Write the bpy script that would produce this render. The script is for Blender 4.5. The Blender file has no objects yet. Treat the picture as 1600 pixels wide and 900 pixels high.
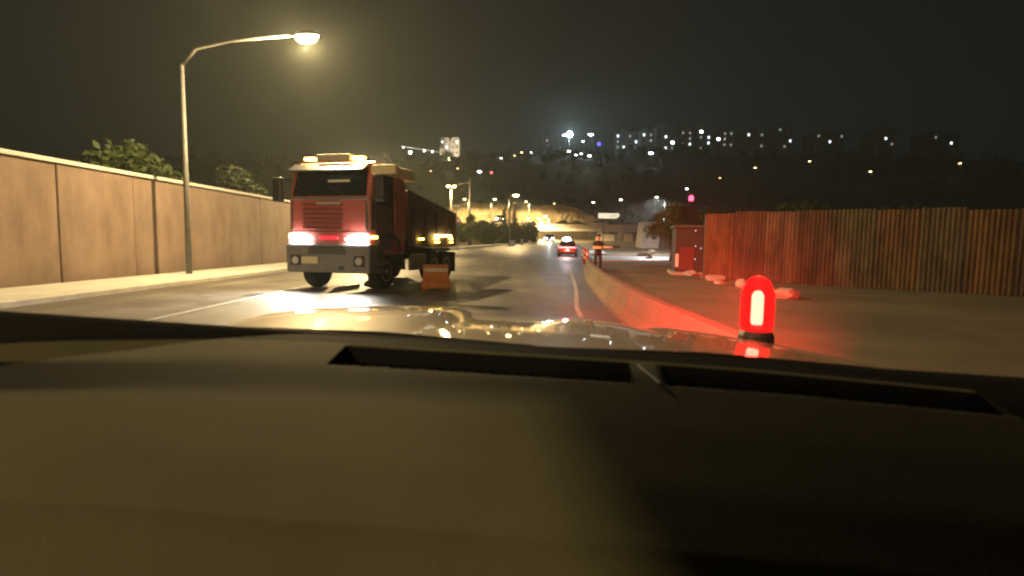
import bpy, math, random
from mathutils import Vector, Matrix, Euler, noise

random.seed(7)
R = math.radians
S = bpy.context.scene
COL = S.collection

# ------------------------------------------------------------------ camera
FPX = 864.0                                   # focal length in pixels of the 1600 px wide frame
CAM = Vector((0.0, 0.0, 1.40))
PITCH = math.atan(74.0 / FPX)
ROLL = R(0.8)
ROT = Euler((math.pi / 2 - PITCH, 0, 0)).to_matrix() @ Matrix.Rotation(ROLL, 3, 'Z')
cd = bpy.data.cameras.new('camera')
cam = bpy.data.objects.new('camera', cd)
COL.objects.link(cam)
cam.matrix_world = Matrix.Translation(CAM) @ ROT.to_4x4()
cd.sensor_width = 36.0
cd.lens = 36.0 * FPX / 1600.0
cd.clip_start = 0.02
cd.clip_end = 3000.0
cd.dof.use_dof = True
cd.dof.focus_distance = 9.0
cd.dof.aperture_fstop = 3.2
S.camera = cam

# ------------------------------------------------------------------ world, moon, exposure
SUN_EL, SUN_AZ = R(38), R(200)
w = bpy.data.worlds.new('World')
S.world = w
w.use_nodes = True
nt = w.node_tree
sky = nt.nodes.new('ShaderNodeTexSky')
sky.sky_type = 'NISHITA'
sky.sun_disc = False
sky.sun_elevation = SUN_EL
sky.sun_rotation = SUN_AZ
sky.air_density = 1.0
sky.dust_density = 3.0
bg = nt.nodes['Background']
nt.links.new(sky.outputs[0], bg.inputs[0])
bg.inputs[1].default_value = 0.0015
sl = bpy.data.lights.new('moon', 'SUN')
sl.energy = 0.006
sl.angle = R(0.5)
sl.color = (1.0, 0.96, 0.9)
so = bpy.data.objects.new('moon', sl)
COL.objects.link(so)
so.rotation_euler = (R(90) - SUN_EL, 0, R(180) - SUN_AZ + math.pi)
S.view_settings.view_transform = 'Standard'
S.view_settings.look = 'None'
S.view_settings.gamma = 1.0
S.view_settings.exposure = 0.0
S.view_settings.use_curve_mapping = False
S.render.engine = 'CYCLES'
S.cycles.use_denoising = True
S.cycles.filter_width = 2.2
S.cycles.max_bounces = 6
S.cycles.volume_bounces = 0
S.cycles.transparent_max_bounces = 12
S.cycles.sample_clamp_indirect = 6.0
S.cycles.caustics_reflective = False
S.cycles.caustics_refractive = False


def at(px, py, Y):
    """the point of the place seen at a given pixel of the photograph, Y metres up the road"""
    d = ROT @ Vector(((px - 800) / FPX, (450 - py) / FPX, -1.0))
    return CAM + d * (Y / d.y)


def sst(a, b, x):
    t = max(0.0, min(1.0, (x - a) / (b - a)))
    return t * t * (3 - 2 * t)


# ------------------------------------------------------------------ materials
MATS = {}


def mat(name, c, rough=0.7, metal=0.0, c2=None, scale=6.0, bump=0.0, bscale=40.0, coat=0.0, spec=0.5, detail=6.0, rvar=0.0, wear=None):
    if name in MATS:
        return MATS[name]
    m = bpy.data.materials.new(name)
    m.use_nodes = True
    t = m.node_tree
    p = t.nodes['Principled BSDF']
    p.inputs['Base Color'].default_value = (*c, 1)
    p.inputs['Roughness'].default_value = rough
    p.inputs['Metallic'].default_value = metal
    p.inputs['Coat Weight'].default_value = coat
    p.inputs['Coat Roughness'].default_value = 0.04
    p.inputs['Specular IOR Level'].default_value = spec
    tc = t.nodes.new('ShaderNodeTexCoord')
    if c2 or rvar:
        n = t.nodes.new('ShaderNodeTexNoise')
        n.inputs['Scale'].default_value = scale
        n.inputs['Detail'].default_value = detail
        n.inputs['Roughness'].default_value = 0.62
        t.links.new(tc.outputs['Object'], n.inputs['Vector'])
        if c2:
            r = t.nodes.new('ShaderNodeValToRGB')
            r.color_ramp.elements[0].position = 0.34
            r.color_ramp.elements[1].position = 0.66
            r.color_ramp.elements[0].color = (*c, 1)
            r.color_ramp.elements[1].color = (*c2, 1)
            t.links.new(n.outputs['Fac'], r.inputs['Fac'])
            t.links.new(r.outputs['Color'], p.inputs['Base Color'])
        if rvar:
            mr = t.nodes.new('ShaderNodeMapRange')
            mr.inputs['From Min'].default_value = 0.3
            mr.inputs['From Max'].default_value = 0.7
            mr.inputs['To Min'].default_value = max(0.02, rough - rvar)
            mr.inputs['To Max'].default_value = min(1.0, rough + rvar)
            t.links.new(n.outputs['Fac'], mr.inputs['Value'])
            t.links.new(mr.outputs['Result'], p.inputs['Roughness'])
    if bump:
        n2 = t.nodes.new('ShaderNodeTexNoise')
        n2.inputs['Scale'].default_value = bscale
        n2.inputs['Detail'].default_value = 4.0
        t.links.new(tc.outputs['Object'], n2.inputs['Vector'])
        b = t.nodes.new('ShaderNodeBump')
        b.inputs['Strength'].default_value = bump
        b.inputs['Distance'].default_value = 0.02
        t.links.new(n2.outputs['Fac'], b.inputs['Height'])
        t.links.new(b.outputs['Normal'], p.inputs['Normal'])
    MATS[name] = m
    return m


def emit(name, c, s):
    if name in MATS:
        return MATS[name]
    m = bpy.data.materials.new(name)
    m.use_nodes = True
    p = m.node_tree.nodes['Principled BSDF']
    p.inputs['Base Color'].default_value = (*[min(1, v) * 0.6 for v in c], 1)
    p.inputs['Emission Color'].default_value = (*c, 1)
    p.inputs['Emission Strength'].default_value = s
    MATS[name] = m
    return m


def glass(name, tint=(1, 1, 1)):
    m = bpy.data.materials.new(name)
    m.use_nodes = True
    t = m.node_tree
    t.nodes.remove(t.nodes['Principled BSDF'])
    tr = t.nodes.new('ShaderNodeBsdfTransparent')
    tr.inputs['Color'].default_value = (*tint, 1)
    gl = t.nodes.new('ShaderNodeBsdfGlossy')
    gl.inputs['Roughness'].default_value = 0.02
    fr = t.nodes.new('ShaderNodeFresnel')
    fr.inputs['IOR'].default_value = 1.2
    mx = t.nodes.new('ShaderNodeMixShader')
    t.links.new(fr.outputs[0], mx.inputs['Fac'])
    t.links.new(tr.outputs[0], mx.inputs[1])
    t.links.new(gl.outputs[0], mx.inputs[2])
    t.links.new(mx.outputs[0], t.nodes['Material Output'].inputs['Surface'])
    MATS[name] = m
    return m


M_asphalt = mat('asphalt', (0.075, 0.07, 0.063), 0.5, c2=(0.13, 0.12, 0.105), scale=0.5, bump=0.35, bscale=60, rvar=0.12)


def road_wear(m):
    """tyre-polished tracks, patches and fine cracks"""
    t = m.node_tree
    p = t.nodes['Principled BSDF']
    src = p.inputs['Base Color'].links[0].from_socket
    tc = t.nodes.new('ShaderNodeTexCoord')
    mp = t.nodes.new('ShaderNodeMapping')
    mp.inputs['Scale'].default_value = (1.1, 0.035, 1)
    t.links.new(tc.outputs['Object'], mp.inputs['Vector'])
    n = t.nodes.new('ShaderNodeTexNoise')
    n.inputs['Scale'].default_value = 1.0
    n.inputs['Detail'].default_value = 5
    t.links.new(mp.outputs[0], n.inputs['Vector'])
    r = t.nodes.new('ShaderNodeValToRGB')
    r.color_ramp.elements[0].position, r.color_ramp.elements[0].color = 0.35, (0.62, 0.61, 0.60, 1)
    r.color_ramp.elements[1].position, r.color_ramp.elements[1].color = 0.65, (1.25, 1.22, 1.15, 1)
    t.links.new(n.outputs['Fac'], r.inputs['Fac'])
    v = t.nodes.new('ShaderNodeTexVoronoi')
    v.feature = 'DISTANCE_TO_EDGE'
    v.inputs['Scale'].default_value = 0.45
    n3 = t.nodes.new('ShaderNodeTexNoise')
    n3.inputs['Scale'].default_value = 1.2
    mixv = t.nodes.new('ShaderNodeMixRGB')
    mixv.inputs['Fac'].default_value = 0.35
    t.links.new(tc.outputs['Object'], n3.inputs['Vector'])
    t.links.new(tc.outputs['Object'], mixv.inputs[1])
    t.links.new(n3.outputs['Color'], mixv.inputs[2])
    t.links.new(mixv.outputs[0], v.inputs['Vector'])
    r2 = t.nodes.new('ShaderNodeValToRGB')
    r2.color_ramp.elements[0].position, r2.color_ramp.elements[0].color = 0.0, (0.35, 0.35, 0.35, 1)
    r2.color_ramp.elements[1].position, r2.color_ramp.elements[1].color = 0.012, (1, 1, 1, 1)
    t.links.new(v.outputs['Distance'], r2.inputs['Fac'])
    m1 = t.nodes.new('ShaderNodeMixRGB')
    m1.blend_type = 'MULTIPLY'
    m1.inputs['Fac'].default_value = 1
    t.links.new(src, m1.inputs[1])
    t.links.new(r.outputs[0], m1.inputs[2])
    m2 = t.nodes.new('ShaderNodeMixRGB')
    m2.blend_type = 'MULTIPLY'
    m2.inputs['Fac'].default_value = 0.8
    t.links.new(m1.outputs[0], m2.inputs[1])
    t.links.new(r2.outputs[0], m2.inputs[2])
    t.links.new(m2.outputs[0], p.inputs['Base Color'])


def stains(m, sx=1.6, sz=0.18, dark=0.45):
    """streaks run down a wall below its coping"""
    t = m.node_tree
    p = t.nodes['Principled BSDF']
    src = p.inputs['Base Color'].links[0].from_socket
    tc = t.nodes.new('ShaderNodeTexCoord')
    mp = t.nodes.new('ShaderNodeMapping')
    mp.inputs['Scale'].default_value = (sx, sx, sz)
    t.links.new(tc.outputs['Object'], mp.inputs['Vector'])
    n = t.nodes.new('ShaderNodeTexNoise')
    n.inputs['Scale'].default_value = 2.2
    n.inputs['Detail'].default_value = 7
    n.inputs['Roughness'].default_value = 0.7
    t.links.new(mp.outputs[0], n.inputs['Vector'])
    r = t.nodes.new('ShaderNodeValToRGB')
    r.color_ramp.elements[0].position, r.color_ramp.elements[0].color = 0.38, (dark, dark * 0.95, dark * 0.9, 1)
    r.color_ramp.elements[1].position, r.color_ramp.elements[1].color = 0.60, (1, 1, 1, 1)
    t.links.new(n.outputs['Fac'], r.inputs['Fac'])
    m1 = t.nodes.new('ShaderNodeMixRGB')
    m1.blend_type = 'MULTIPLY'
    m1.inputs['Fac'].default_value = 1
    t.links.new(src, m1.inputs[1])
    t.links.new(r.outputs[0], m1.inputs[2])
    t.links.new(m1.outputs[0], p.inputs['Base Color'])


M_dirt = mat('dirt', (0.09, 0.07, 0.04), 0.95, c2=(0.17, 0.13, 0.08), scale=0.35, bump=0.6, bscale=8)
road_wear(M_asphalt)
M_conc = mat('concrete', (0.30, 0.285, 0.26), 0.85, c2=(0.42, 0.40, 0.36), scale=1.6, bump=0.3, bscale=25)
M_conc2 = mat('pale_concrete', (0.40, 0.39, 0.36), 0.85, c2=(0.52, 0.50, 0.46), scale=1.2, bump=0.25, bscale=20)
M_kerb = mat('kerb_stone', (0.36, 0.34, 0.30), 0.8, c2=(0.48, 0.46, 0.41), scale=3, bump=0.2)
M_paint = mat('road_paint', (0.42, 0.41, 0.39), 0.65, c2=(0.18, 0.175, 0.165), scale=5, detail=8)
M_pole = mat('galvanised_pole', (0.16, 0.16, 0.155), 0.6, metal=0.3, c2=(0.11, 0.11, 0.105), scale=8)
M_dark = mat('dark_metal', (0.03, 0.03, 0.032), 0.5, metal=0.3)
M_rock = mat('rock', (0.32, 0.26, 0.16), 0.95, c2=(0.46, 0.39, 0.26), scale=0.25, bump=0.9, bscale=1.5, detail=10)
M_hill = mat('hill_soil', (0.035, 0.036, 0.022), 0.95, c2=(0.085, 0.07, 0.045), scale=0.06, bump=0.6, bscale=1.0)
M_leaf = mat('leaf', (0.05, 0.075, 0.022), 0.65, c2=(0.085, 0.12, 0.035), scale=1.5)
M_leafdark = mat('dark_leaf', (0.028, 0.038, 0.018), 0.7, c2=(0.05, 0.062, 0.028), scale=1.5)
M_bark = mat('bark', (0.09, 0.065, 0.045), 0.9, c2=(0.14, 0.11, 0.08), scale=7, bump=0.5)
M_rubber = mat('rubber', (0.018, 0.018, 0.018), 0.85, bump=0.2, bscale=30)
M_rim = mat('wheel_rim', (0.45, 0.45, 0.45), 0.35, metal=0.8)
M_glassdark = mat('dark_glass', (0.012, 0.014, 0.016), 0.06, spec=0.6)
SOD = (1.0, 0.71, 0.33)
WARM = (1.0, 0.68, 0.28)
WHT = (0.95, 0.98, 1.0)
COOL = (0.72, 0.88, 1.0)


# ------------------------------------------------------------------ mesh helpers
class MB:
    def __init__(self):
        self.v, self.f = [], []

    def box(self, x0, x1, y0, y1, z0, z1):
        b = len(self.v)
        self.v += [(x, y, z) for z in (z0, z1) for y in (y0, y1) for x in (x0, x1)]
        self.f += [tuple(b + i for i in q) for q in ((0, 2, 3, 1), (4, 5, 7, 6), (0, 1, 5, 4), (2, 6, 7, 3), (0, 4, 6, 2), (1, 3, 7, 5))]
        return self

    def hexa(self, pts):
        """8 corner points: bottom four (ccw), top four (ccw)"""
        b = len(self.v)
        self.v += [tuple(p) for p in pts]
        self.f += [tuple(b + i for i in q) for q in ((3, 2, 1, 0), (4, 5, 6, 7), (0, 1, 5, 4), (1, 2, 6, 5), (2, 3, 7, 6), (3, 0, 4, 7))]
        return self

    def tube(self, pts, rad, n=8, cap=True):
        pts = [Vector(p) for p in pts]
        if not isinstance(rad, (list, tuple)):
            rad = [rad] * len(pts)
        b = len(self.v)
        for i, p in enumerate(pts):
            a = pts[max(0, i - 1)]
            c = pts[min(len(pts) - 1, i + 1)]
            d = (c - a).normalized()
            u = d.cross(Vector((0, 0, 1)))
            if u.length < 1e-3:
                u = Vector((1, 0, 0))
            u.normalize()
            v = u.cross(d)
            for k in range(n):
                t = 2 * math.pi * k / n
                self.v.append(tuple(p + u * (rad[i] * math.cos(t)) + v * (rad[i] * math.sin(t))))
        for i in range(len(pts) - 1):
            for k in range(n):
                k2 = (k + 1) % n
                self.f.append((b + i * n + k, b + i * n + k2, b + (i + 1) * n + k2, b + (i + 1) * n + k))
        if cap:
            self.f.append(tuple(b + k for k in range(n))[::-1])
            e = b + (len(pts) - 1) * n
            self.f.append(tuple(e + k for k in range(n)))
        return self

    def lathe(self, prof, c=(0, 0, 0), axis='Z', n=20):
        """prof: list of (radius, height)"""
        b = len(self.v)
        for r, h in prof:
            for k in range(n):
                t = 2 * math.pi * k / n
                a, d = r * math.cos(t), r * math.sin(t)
                p = (a, d, h) if axis == 'Z' else ((h, a, d) if axis == 'X' else (a, h, d))
                self.v.append((p[0] + c[0], p[1] + c[1], p[2] + c[2]))
        for i in range(len(prof) - 1):
            for k in range(n):
                k2 = (k + 1) % n
                self.f.append((b + i * n + k, b + i * n + k2, b + (i + 1) * n + k2, b + (i + 1) * n + k))
        self.f.append(tuple(b + k for k in range(n))[::-1])
        e = b + (len(prof) - 1) * n
        self.f.append(tuple(e + k for k in range(n)))
        return self

    def prism(self, poly, x0, x1):
        """polygon in (y, z), extruded along x"""
        n, b = len(poly), len(self.v)
        self.v += [(x0, y, z) for y, z in poly] + [(x1, y, z) for y, z in poly]
        self.f.append(tuple(b + i for i in range(n)))
        self.f.append(tuple(b + n + i for i in range(n))[::-1])
        for i in range(n):
            j = (i + 1) % n
            self.f.append((b + i, b + n + i, b + n + j, b + j))
        return self

    def loft(self, secs, cap=True, closed=True):
        """secs: list of equally long rings of points"""
        n, b = len(secs[0]), len(self.v)
        for s in secs:
            self.v += [tuple(p) for p in s]
        m = n if closed else n - 1
        for i in range(len(secs) - 1):
            for k in range(m):
                k2 = (k + 1) % n
                self.f.append((b + i * n + k, b + i * n + k2, b + (i + 1) * n + k2, b + (i + 1) * n + k))
        if cap and closed:
            self.f.append(tuple(b + k for k in range(n))[::-1])
            e = b + (len(secs) - 1) * n
            self.f.append(tuple(e + k for k in range(n)))
        return self

    def build(self, name, m, parent=None, bevel=0.0, smooth=False, fix=True):
        me = bpy.data.meshes.new(name)
        me.from_pydata(self.v, [], self.f)
        if fix:
            import bmesh
            bm = bmesh.new()
            bm.from_mesh(me)
            bmesh.ops.recalc_face_normals(bm, faces=bm.faces)
            bm.to_mesh(me)
            bm.free()
        me.materials.append(m)
        o = bpy.data.objects.new(name, me)
        COL.objects.link(o)
        o.parent = parent
        if smooth:
            for p in me.polygons:
                p.use_smooth = True
        if bevel:
            b = o.modifiers.new('bevel', 'BEVEL')
            b.width = bevel
            b.segments = 2
            b.limit_method = 'ANGLE'
            b.angle_limit = R(35)
        return o


def tag(o, label, cat, group=None):
    o['label'] = label
    o['category'] = cat
    if group:
        o['group'] = group
    return o


def struct(o):
    o['kind'] = 'structure'
    return o


def thing(name, label, cat, loc=(0, 0, 0), rz=0.0, group=None):
    o = bpy.data.objects.new(name, None)
    o.empty_display_size = 0.3
    COL.objects.link(o)
    o.location = loc
    o.rotation_euler = (0, 0, rz)
    return tag(o, label, cat, group)


def lamp(kind, name, parent, loc, color, power, radius=0.1, rot=None, spot=None, blend=0.6):
    l = bpy.data.lights.new(name, kind)
    l.energy = power
    l.color = color
    if kind in ('POINT', 'SPOT'):
        l.shadow_soft_size = radius
    if kind == 'SPOT':
        l.spot_size = spot
        l.spot_blend = blend
    o = bpy.data.objects.new(name, l)
    COL.objects.link(o)
    o.parent = parent
    o.location = loc
    if rot is not None:
        o.rotation_euler = rot
    return o


def copy_tree(o, parent=None):
    c = o.copy()
    COL.objects.link(c)
    c.parent = parent
    for ch in o.children:
        copy_tree(ch, c)
    return c


# ------------------------------------------------------------------ terrain, road
def road_z(y):
    return 1.35 * sst(58, 112, y) + 1.0 * sst(112, 150, y)


def ridge(x):
    """height of the ridge 300 m away"""
    px = 800 + FPX * x / 300
    pts = [(-600, 262), (560, 264), (690, 258), (760, 256), (830, 247), (900, 246), (960, 243), (1040, 239), (1140, 240), (1400, 238), (2200, 244)]
    for (a, ya), (b, yb) in zip(pts, pts[1:]):
        if px <= b:
            t = sst(a, b, px)
            yy = ya + (yb - ya) * t
            break
    else:
        yy = pts[-1][1]
    return 1.4 + (376 - yy) / FPX * 300 - 0.8 * (px - 800) / 100 * 0.5


def G(x, y):
    z = road_z(y)
    z += 3.4 * sst(95, 99, y) * (1 - sst(-1.6, 0.6, x)) * (1 - sst(111, 116, y)) * sst(-24, -18, x)
    h = sst(146, 305, y)
    if h > 0:
        z = z * (1 - h) + h * ridge(x)
        z += h * (1 - sst(270, 300, y)) * 3.5 * noise.noise(Vector((x * 0.03, y * 0.03, 0)))
    if y > 380:
        z -= 8 * sst(380, 640, y)
    return z


def axis(segs):
    out = []
    for a, b, s in segs:
        n = max(1, int(round((b - a) / s)))
        out += [a + (b - a) * i / n for i in range(n)]
    out.append(segs[-1][1])
    return out


xs = axis([(-640, -120, 20), (-120, -40, 6), (-40, 60, 1.6), (60, 160, 6), (160, 640, 20)])
ys = axis([(-120, -20, 10), (-20, 160, 1.6), (160, 330, 4), (330, 640, 20)])
mb = MB()
for y in ys:
    for x in xs:
        bump_ = 0.05 * noise.noise(Vector((x * 0.5, y * 0.5, 3))) if (x > 4.5 or x < -14) and y < 110 else 0.0
        mb.v.append((x, y, G(x, y) - 0.05 + bump_))
nx = len(xs)
for j in range(len(ys) - 1):
    for i in range(nx - 1):
        mb.f.append((j * nx + i, j * nx + i + 1, (j + 1) * nx + i + 1, (j + 1) * nx + i))
ground = struct(mb.build('ground', M_dirt, smooth=True, fix=False))
ground.data.materials.append(M_hill)
for p in ground.data.polygons:
    if p.center.y > 150:
        p.material_index = 1


def spline(pts, step=1.0):
    out = []
    P = [Vector(p) for p in pts]
    P = [2 * P[0] - P[1]] + P + [2 * P[-1] - P[-2]]
    for i in range(1, len(P) - 2):
        n = max(2, int((P[i + 1] - P[i]).length / step))
        for k in range(n):
            t = k / n
            out.append(0.5 * ((2 * P[i]) + (P[i + 1] - P[i - 1]) * t + (2 * P[i - 1] - 5 * P[i] + 4 * P[i + 1] - P[i + 2]) * t * t + (-P[i - 1] + 3 * P[i] - 3 * P[i + 1] + P[i + 2]) * t ** 3))
    out.append(P[-2])
    return out


def resample(pts, n):
    L = [0.0]
    for a, b in zip(pts, pts[1:]):
        L.append(L[-1] + (b - a).length)
    out, j = [], 0
    for i in range(n):
        s = L[-1] * i / (n - 1)
        while j < len(L) - 2 and L[j + 1] < s:
            j += 1
        t = (s - L[j]) / max(1e-6, L[j + 1] - L[j])
        out.append(pts[j].lerp(pts[j + 1], t))
    return out


RIGHT = [(2.0, -30), (2.0, 0), (2.05, 10), (2.65, 16.3), (4.1, 31), (6.6, 48), (9.2, 68), (10.8, 90), (10.0, 108), (5, 122), (-6, 129), (-30, 134)]
LEFT = [(-9.5, -30), (-9.5, 0), (-9.5, 10), (-9.4, 18), (-9.1, 32), (-8.6, 48), (-8.0, 62), (-5.8, 76), (-1.0, 86), (3.6, 97), (4.3, 104), (3.5, 110), (0, 116), (-8, 120), (-30, 124)]
redge = resample(spline(RIGHT), 170)
ledge = resample(spline(LEFT), 170)
mb = MB()
NC = 9
for a, b in zip(ledge, redge):
    for k in range(NC):
        p = a.lerp(b, k / (NC - 1))
        mb.v.append((p.x, p.y, road_z(p.y) + 0.004))
for j in range(169):
    for k in range(NC - 1):
        mb.f.append((j * NC + k, j * NC + k + 1, (j + 1) * NC + k + 1, (j + 1) * NC + k))
road = struct(mb.build('road', M_asphalt, smooth=True, fix=False))


def ribbon(name, pts, width, m, dz, y0=-1e9, y1=1e9):
    pts = [Vector(p) for p in pts if y0 <= p[1] <= y1]
    b = MB()
    for i, p in enumerate(pts):
        d = (pts[min(i + 1, len(pts) - 1)] - pts[max(i - 1, 0)]).normalized()
        n = Vector((-d.y, d.x))
        for s in (-1, 1):
            q = p + n * (s * width / 2)
            b.v.append((q.x, q.y, road_z(p.y) + dz))
    for i in range(len(pts) - 1):
        b.f.append((2 * i, 2 * i + 1, 2 * i + 3, 2 * i + 2))
    return struct(b.build(name, m, fix=False))


def sweep(name, pts, prof, m, zf=road_z, bevel=0.0):
    """prof: closed (offset to the right, height) outline carried along pts"""
    pts = [Vector(p) for p in pts]
    secs = []
    for i, p in enumerate(pts):
        d = (pts[min(i + 1, len(pts) - 1)] - pts[max(i - 1, 0)]).normalized()
        n = Vector((d.y, -d.x))
        secs.append([(p.x + n.x * a, p.y + n.y * a, zf(p.y) + h) for a, h in prof])
    return MB().loft(secs).build(name, m, bevel=bevel)


EDGE = spline([(1.22, -30), (1.22, 2), (1.29, 10.2), (1.89, 16.3), (3.3, 31), (5.8, 48), (8.4, 68), (10.0, 90), (9.3, 107), (4.6, 121), (-6, 128)])
ribbon('edge_line', EDGE, 0.10, M_paint, 0.010)
DIV = spline([(-2.6, -30), (-2.6, 2), (-2.55, 10), (-2.1, 16), (-0.8, 31), (0.6, 48), (2.2, 66), (5.2, 84)])
d_acc, seg, n_dash = 0.0, [], 0
for a, b in zip(DIV, DIV[1:]):
    L_ = (b - a).length
    if (d_acc % 7.5) < 3.0:
        seg.append(a)
    elif len(seg) > 1:
        ribbon('lane_dash', seg, 0.12, M_paint, 0.010)
        seg = []
    else:
        seg = []
    d_acc += L_
ribbon('centre_line', spline([(-6.0, -30), (-6.0, 12), (-5.9, 20), (-5.4, 34), (-4.4, 52), (-2.6, 68), (1.6, 84)]), 0.13, M_paint, 0.010)

KP = [(0, -0.1), (0.16, -0.1), (0.16, 0.13), (0.03, 0.14), (0, 0.11)]
kl = [p for p in spline(LEFT)]
struct(sweep('kerb', kl, [(-a, h) for a, h in KP], M_kerb))
struct(sweep('kerb', [p for p in spline(RIGHT) if p.y > 38 or p.x < 0], KP, M_kerb))
# pavement on the far side and the island
struct(sweep('pavement', [p for p in kl if p.y < 90 and p.x < 0], [(-0.17, -0.1), (-0.17, 0.125), (-2.4, 0.13), (-2.4, -0.1)], M_conc2))
struct(sweep('pavement', [p for p in spline(RIGHT) if 60 < p.y < 124], [(0.17, -0.1), (0.17, 0.125), (2.0, 0.13), (2.0, -0.1)], M_conc2))

# concrete safety barrier on the near side
BAR = spline([(1.92, -14), (1.92, 5.4), (1.99, 9.9), (2.28, 14.7), (2.85, 21.2), (3.9, 30)], 0.6)
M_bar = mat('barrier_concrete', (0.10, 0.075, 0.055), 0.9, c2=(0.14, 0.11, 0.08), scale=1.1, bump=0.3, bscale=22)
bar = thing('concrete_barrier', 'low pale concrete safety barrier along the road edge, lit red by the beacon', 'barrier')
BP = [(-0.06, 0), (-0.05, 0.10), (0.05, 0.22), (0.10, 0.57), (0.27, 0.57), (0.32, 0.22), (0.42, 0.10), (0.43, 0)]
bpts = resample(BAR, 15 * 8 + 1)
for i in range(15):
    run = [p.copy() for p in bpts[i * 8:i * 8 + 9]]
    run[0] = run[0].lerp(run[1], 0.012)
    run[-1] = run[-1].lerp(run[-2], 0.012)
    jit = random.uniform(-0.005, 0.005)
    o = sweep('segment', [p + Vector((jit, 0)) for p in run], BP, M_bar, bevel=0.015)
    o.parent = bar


# ------------------------------------------------------------------ vegetation
def leaf_mass(blobs, n, size, m, name, parent):
    """many leaf-sized faces spread through the volume of the blobs: (centre, radii)"""
    v, f = [], []
    tot = sum(b[1][0] * b[1][1] * b[1][2] for b in blobs)
    for c, r in blobs:
        k = int(n * r[0] * r[1] * r[2] / tot)
        for _ in range(k):
            d = Vector((random.gauss(0, 1), random.gauss(0, 1), random.gauss(0, 1))).normalized()
            q = random.random() ** 0.45 * (0.82 + 0.35 * noise.noise(d * 2.1 + Vector(c)))
            p = Vector((c[0] + d.x * r[0] * q, c[1] + d.y * r[1] * q, c[2] + d.z * r[2] * q))
            s = size * random.uniform(0.6, 1.4)
            a = Vector((random.gauss(0, 1), random.gauss(0, 1), random.gauss(0, 0.6))).normalized()
            b = a.cross(Vector((random.gauss(0, 1), random.gauss(0, 1), random.gauss(0, 1)))).normalized()
            i = len(v)
            v += [tuple(p - a * s), tuple(p + b * s * 0.5), tuple(p + a * s), tuple(p - b * s * 0.5)]
            f.append((i, i + 1, i + 2, i + 3))
    me = bpy.data.meshes.new(name)
    me.from_pydata(v, [], f)
    me.materials.append(m)
    o = bpy.data.objects.new(name, me)
    COL.objects.link(o)
    o.parent = parent
    return o


def tree(name, label, loc, h, r, m, trunk=0.35, n=2600, size=0.16, group=None, lobes=9, cat='tree'):
    t = thing(name, label, cat, loc, 0, group)
    b = MB()
    th = h * trunk if trunk > 0 else 0.0
    b.tube([(0, 0, -0.2), (0.05, 0.03, th * 0.5), (0.0, 0.1, th), (0.1, 0.05, h * 0.75)], [0.05 * h * 0.5, 0.035 * h * 0.5, 0.03 * h * 0.5, 0.01 * h * 0.5], 8)
    bl = []
    for i in range(lobes):
        a = random.uniform(0, 6.28)
        q = random.uniform(0.15, 0.75) * r
        z = random.uniform(h * trunk + 0.12 * h, h - 0.16 * h)
        rr = r * random.uniform(0.32, 0.55)
        bl.append(((math.cos(a) * q, math.sin(a) * q, z), (rr, rr, rr * 0.8)))
        b.tube([(0.02, 0.06, th * random.uniform(0.75, 1.1)), (math.cos(a) * q * 0.5, math.sin(a) * q * 0.5, (th + z) / 2), (math.cos(a) * q, math.sin(a) * q, z)], [0.014 * h * 0.5, 0.01 * h * 0.5, 0.004 * h], 5)
    bl.append(((0, 0, h - r * 0.45), (r * 0.5, r * 0.5, r * 0.45)))
    if trunk < 0:
        bl.append(((0, 0, h * 0.4), (r * 0.85, r * 0.85, h * 0.42)))
    b.build('trunk', M_bark, t, smooth=True)
    leaf_mass(bl, n, size, m, 'crown', t)
    return t


def cypress(loc, h, r, label):
    t = thing('cypress_tree', label, 'cypress', loc, 0, 'cypresses beside the pole')
    MB().tube([(0, 0, -0.2), (0, 0, h * 0.9)], [0.12, 0.02], 6).build('trunk', M_bark, t)
    bl = []
    for i in range(10):
        z = h * (0.1 + 0.85 * i / 9)
        rr = r * max(0.15, math.sin(math.pi * (0.12 + 0.84 * (i / 9)) ** 0.8)) ** 0.8
        bl.append(((random.uniform(-.1, .1), random.uniform(-.1, .1), z), (rr, rr, h * 0.09)))
    leaf_mass(bl, 1500, 0.11, M_leafdark, 'crown', t)
    return t


def on_ground(px, py, Y):
    p = at(px, py, Y)
    return (p.x, p.y, G(p.x, p.y) - 0.05)


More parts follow.
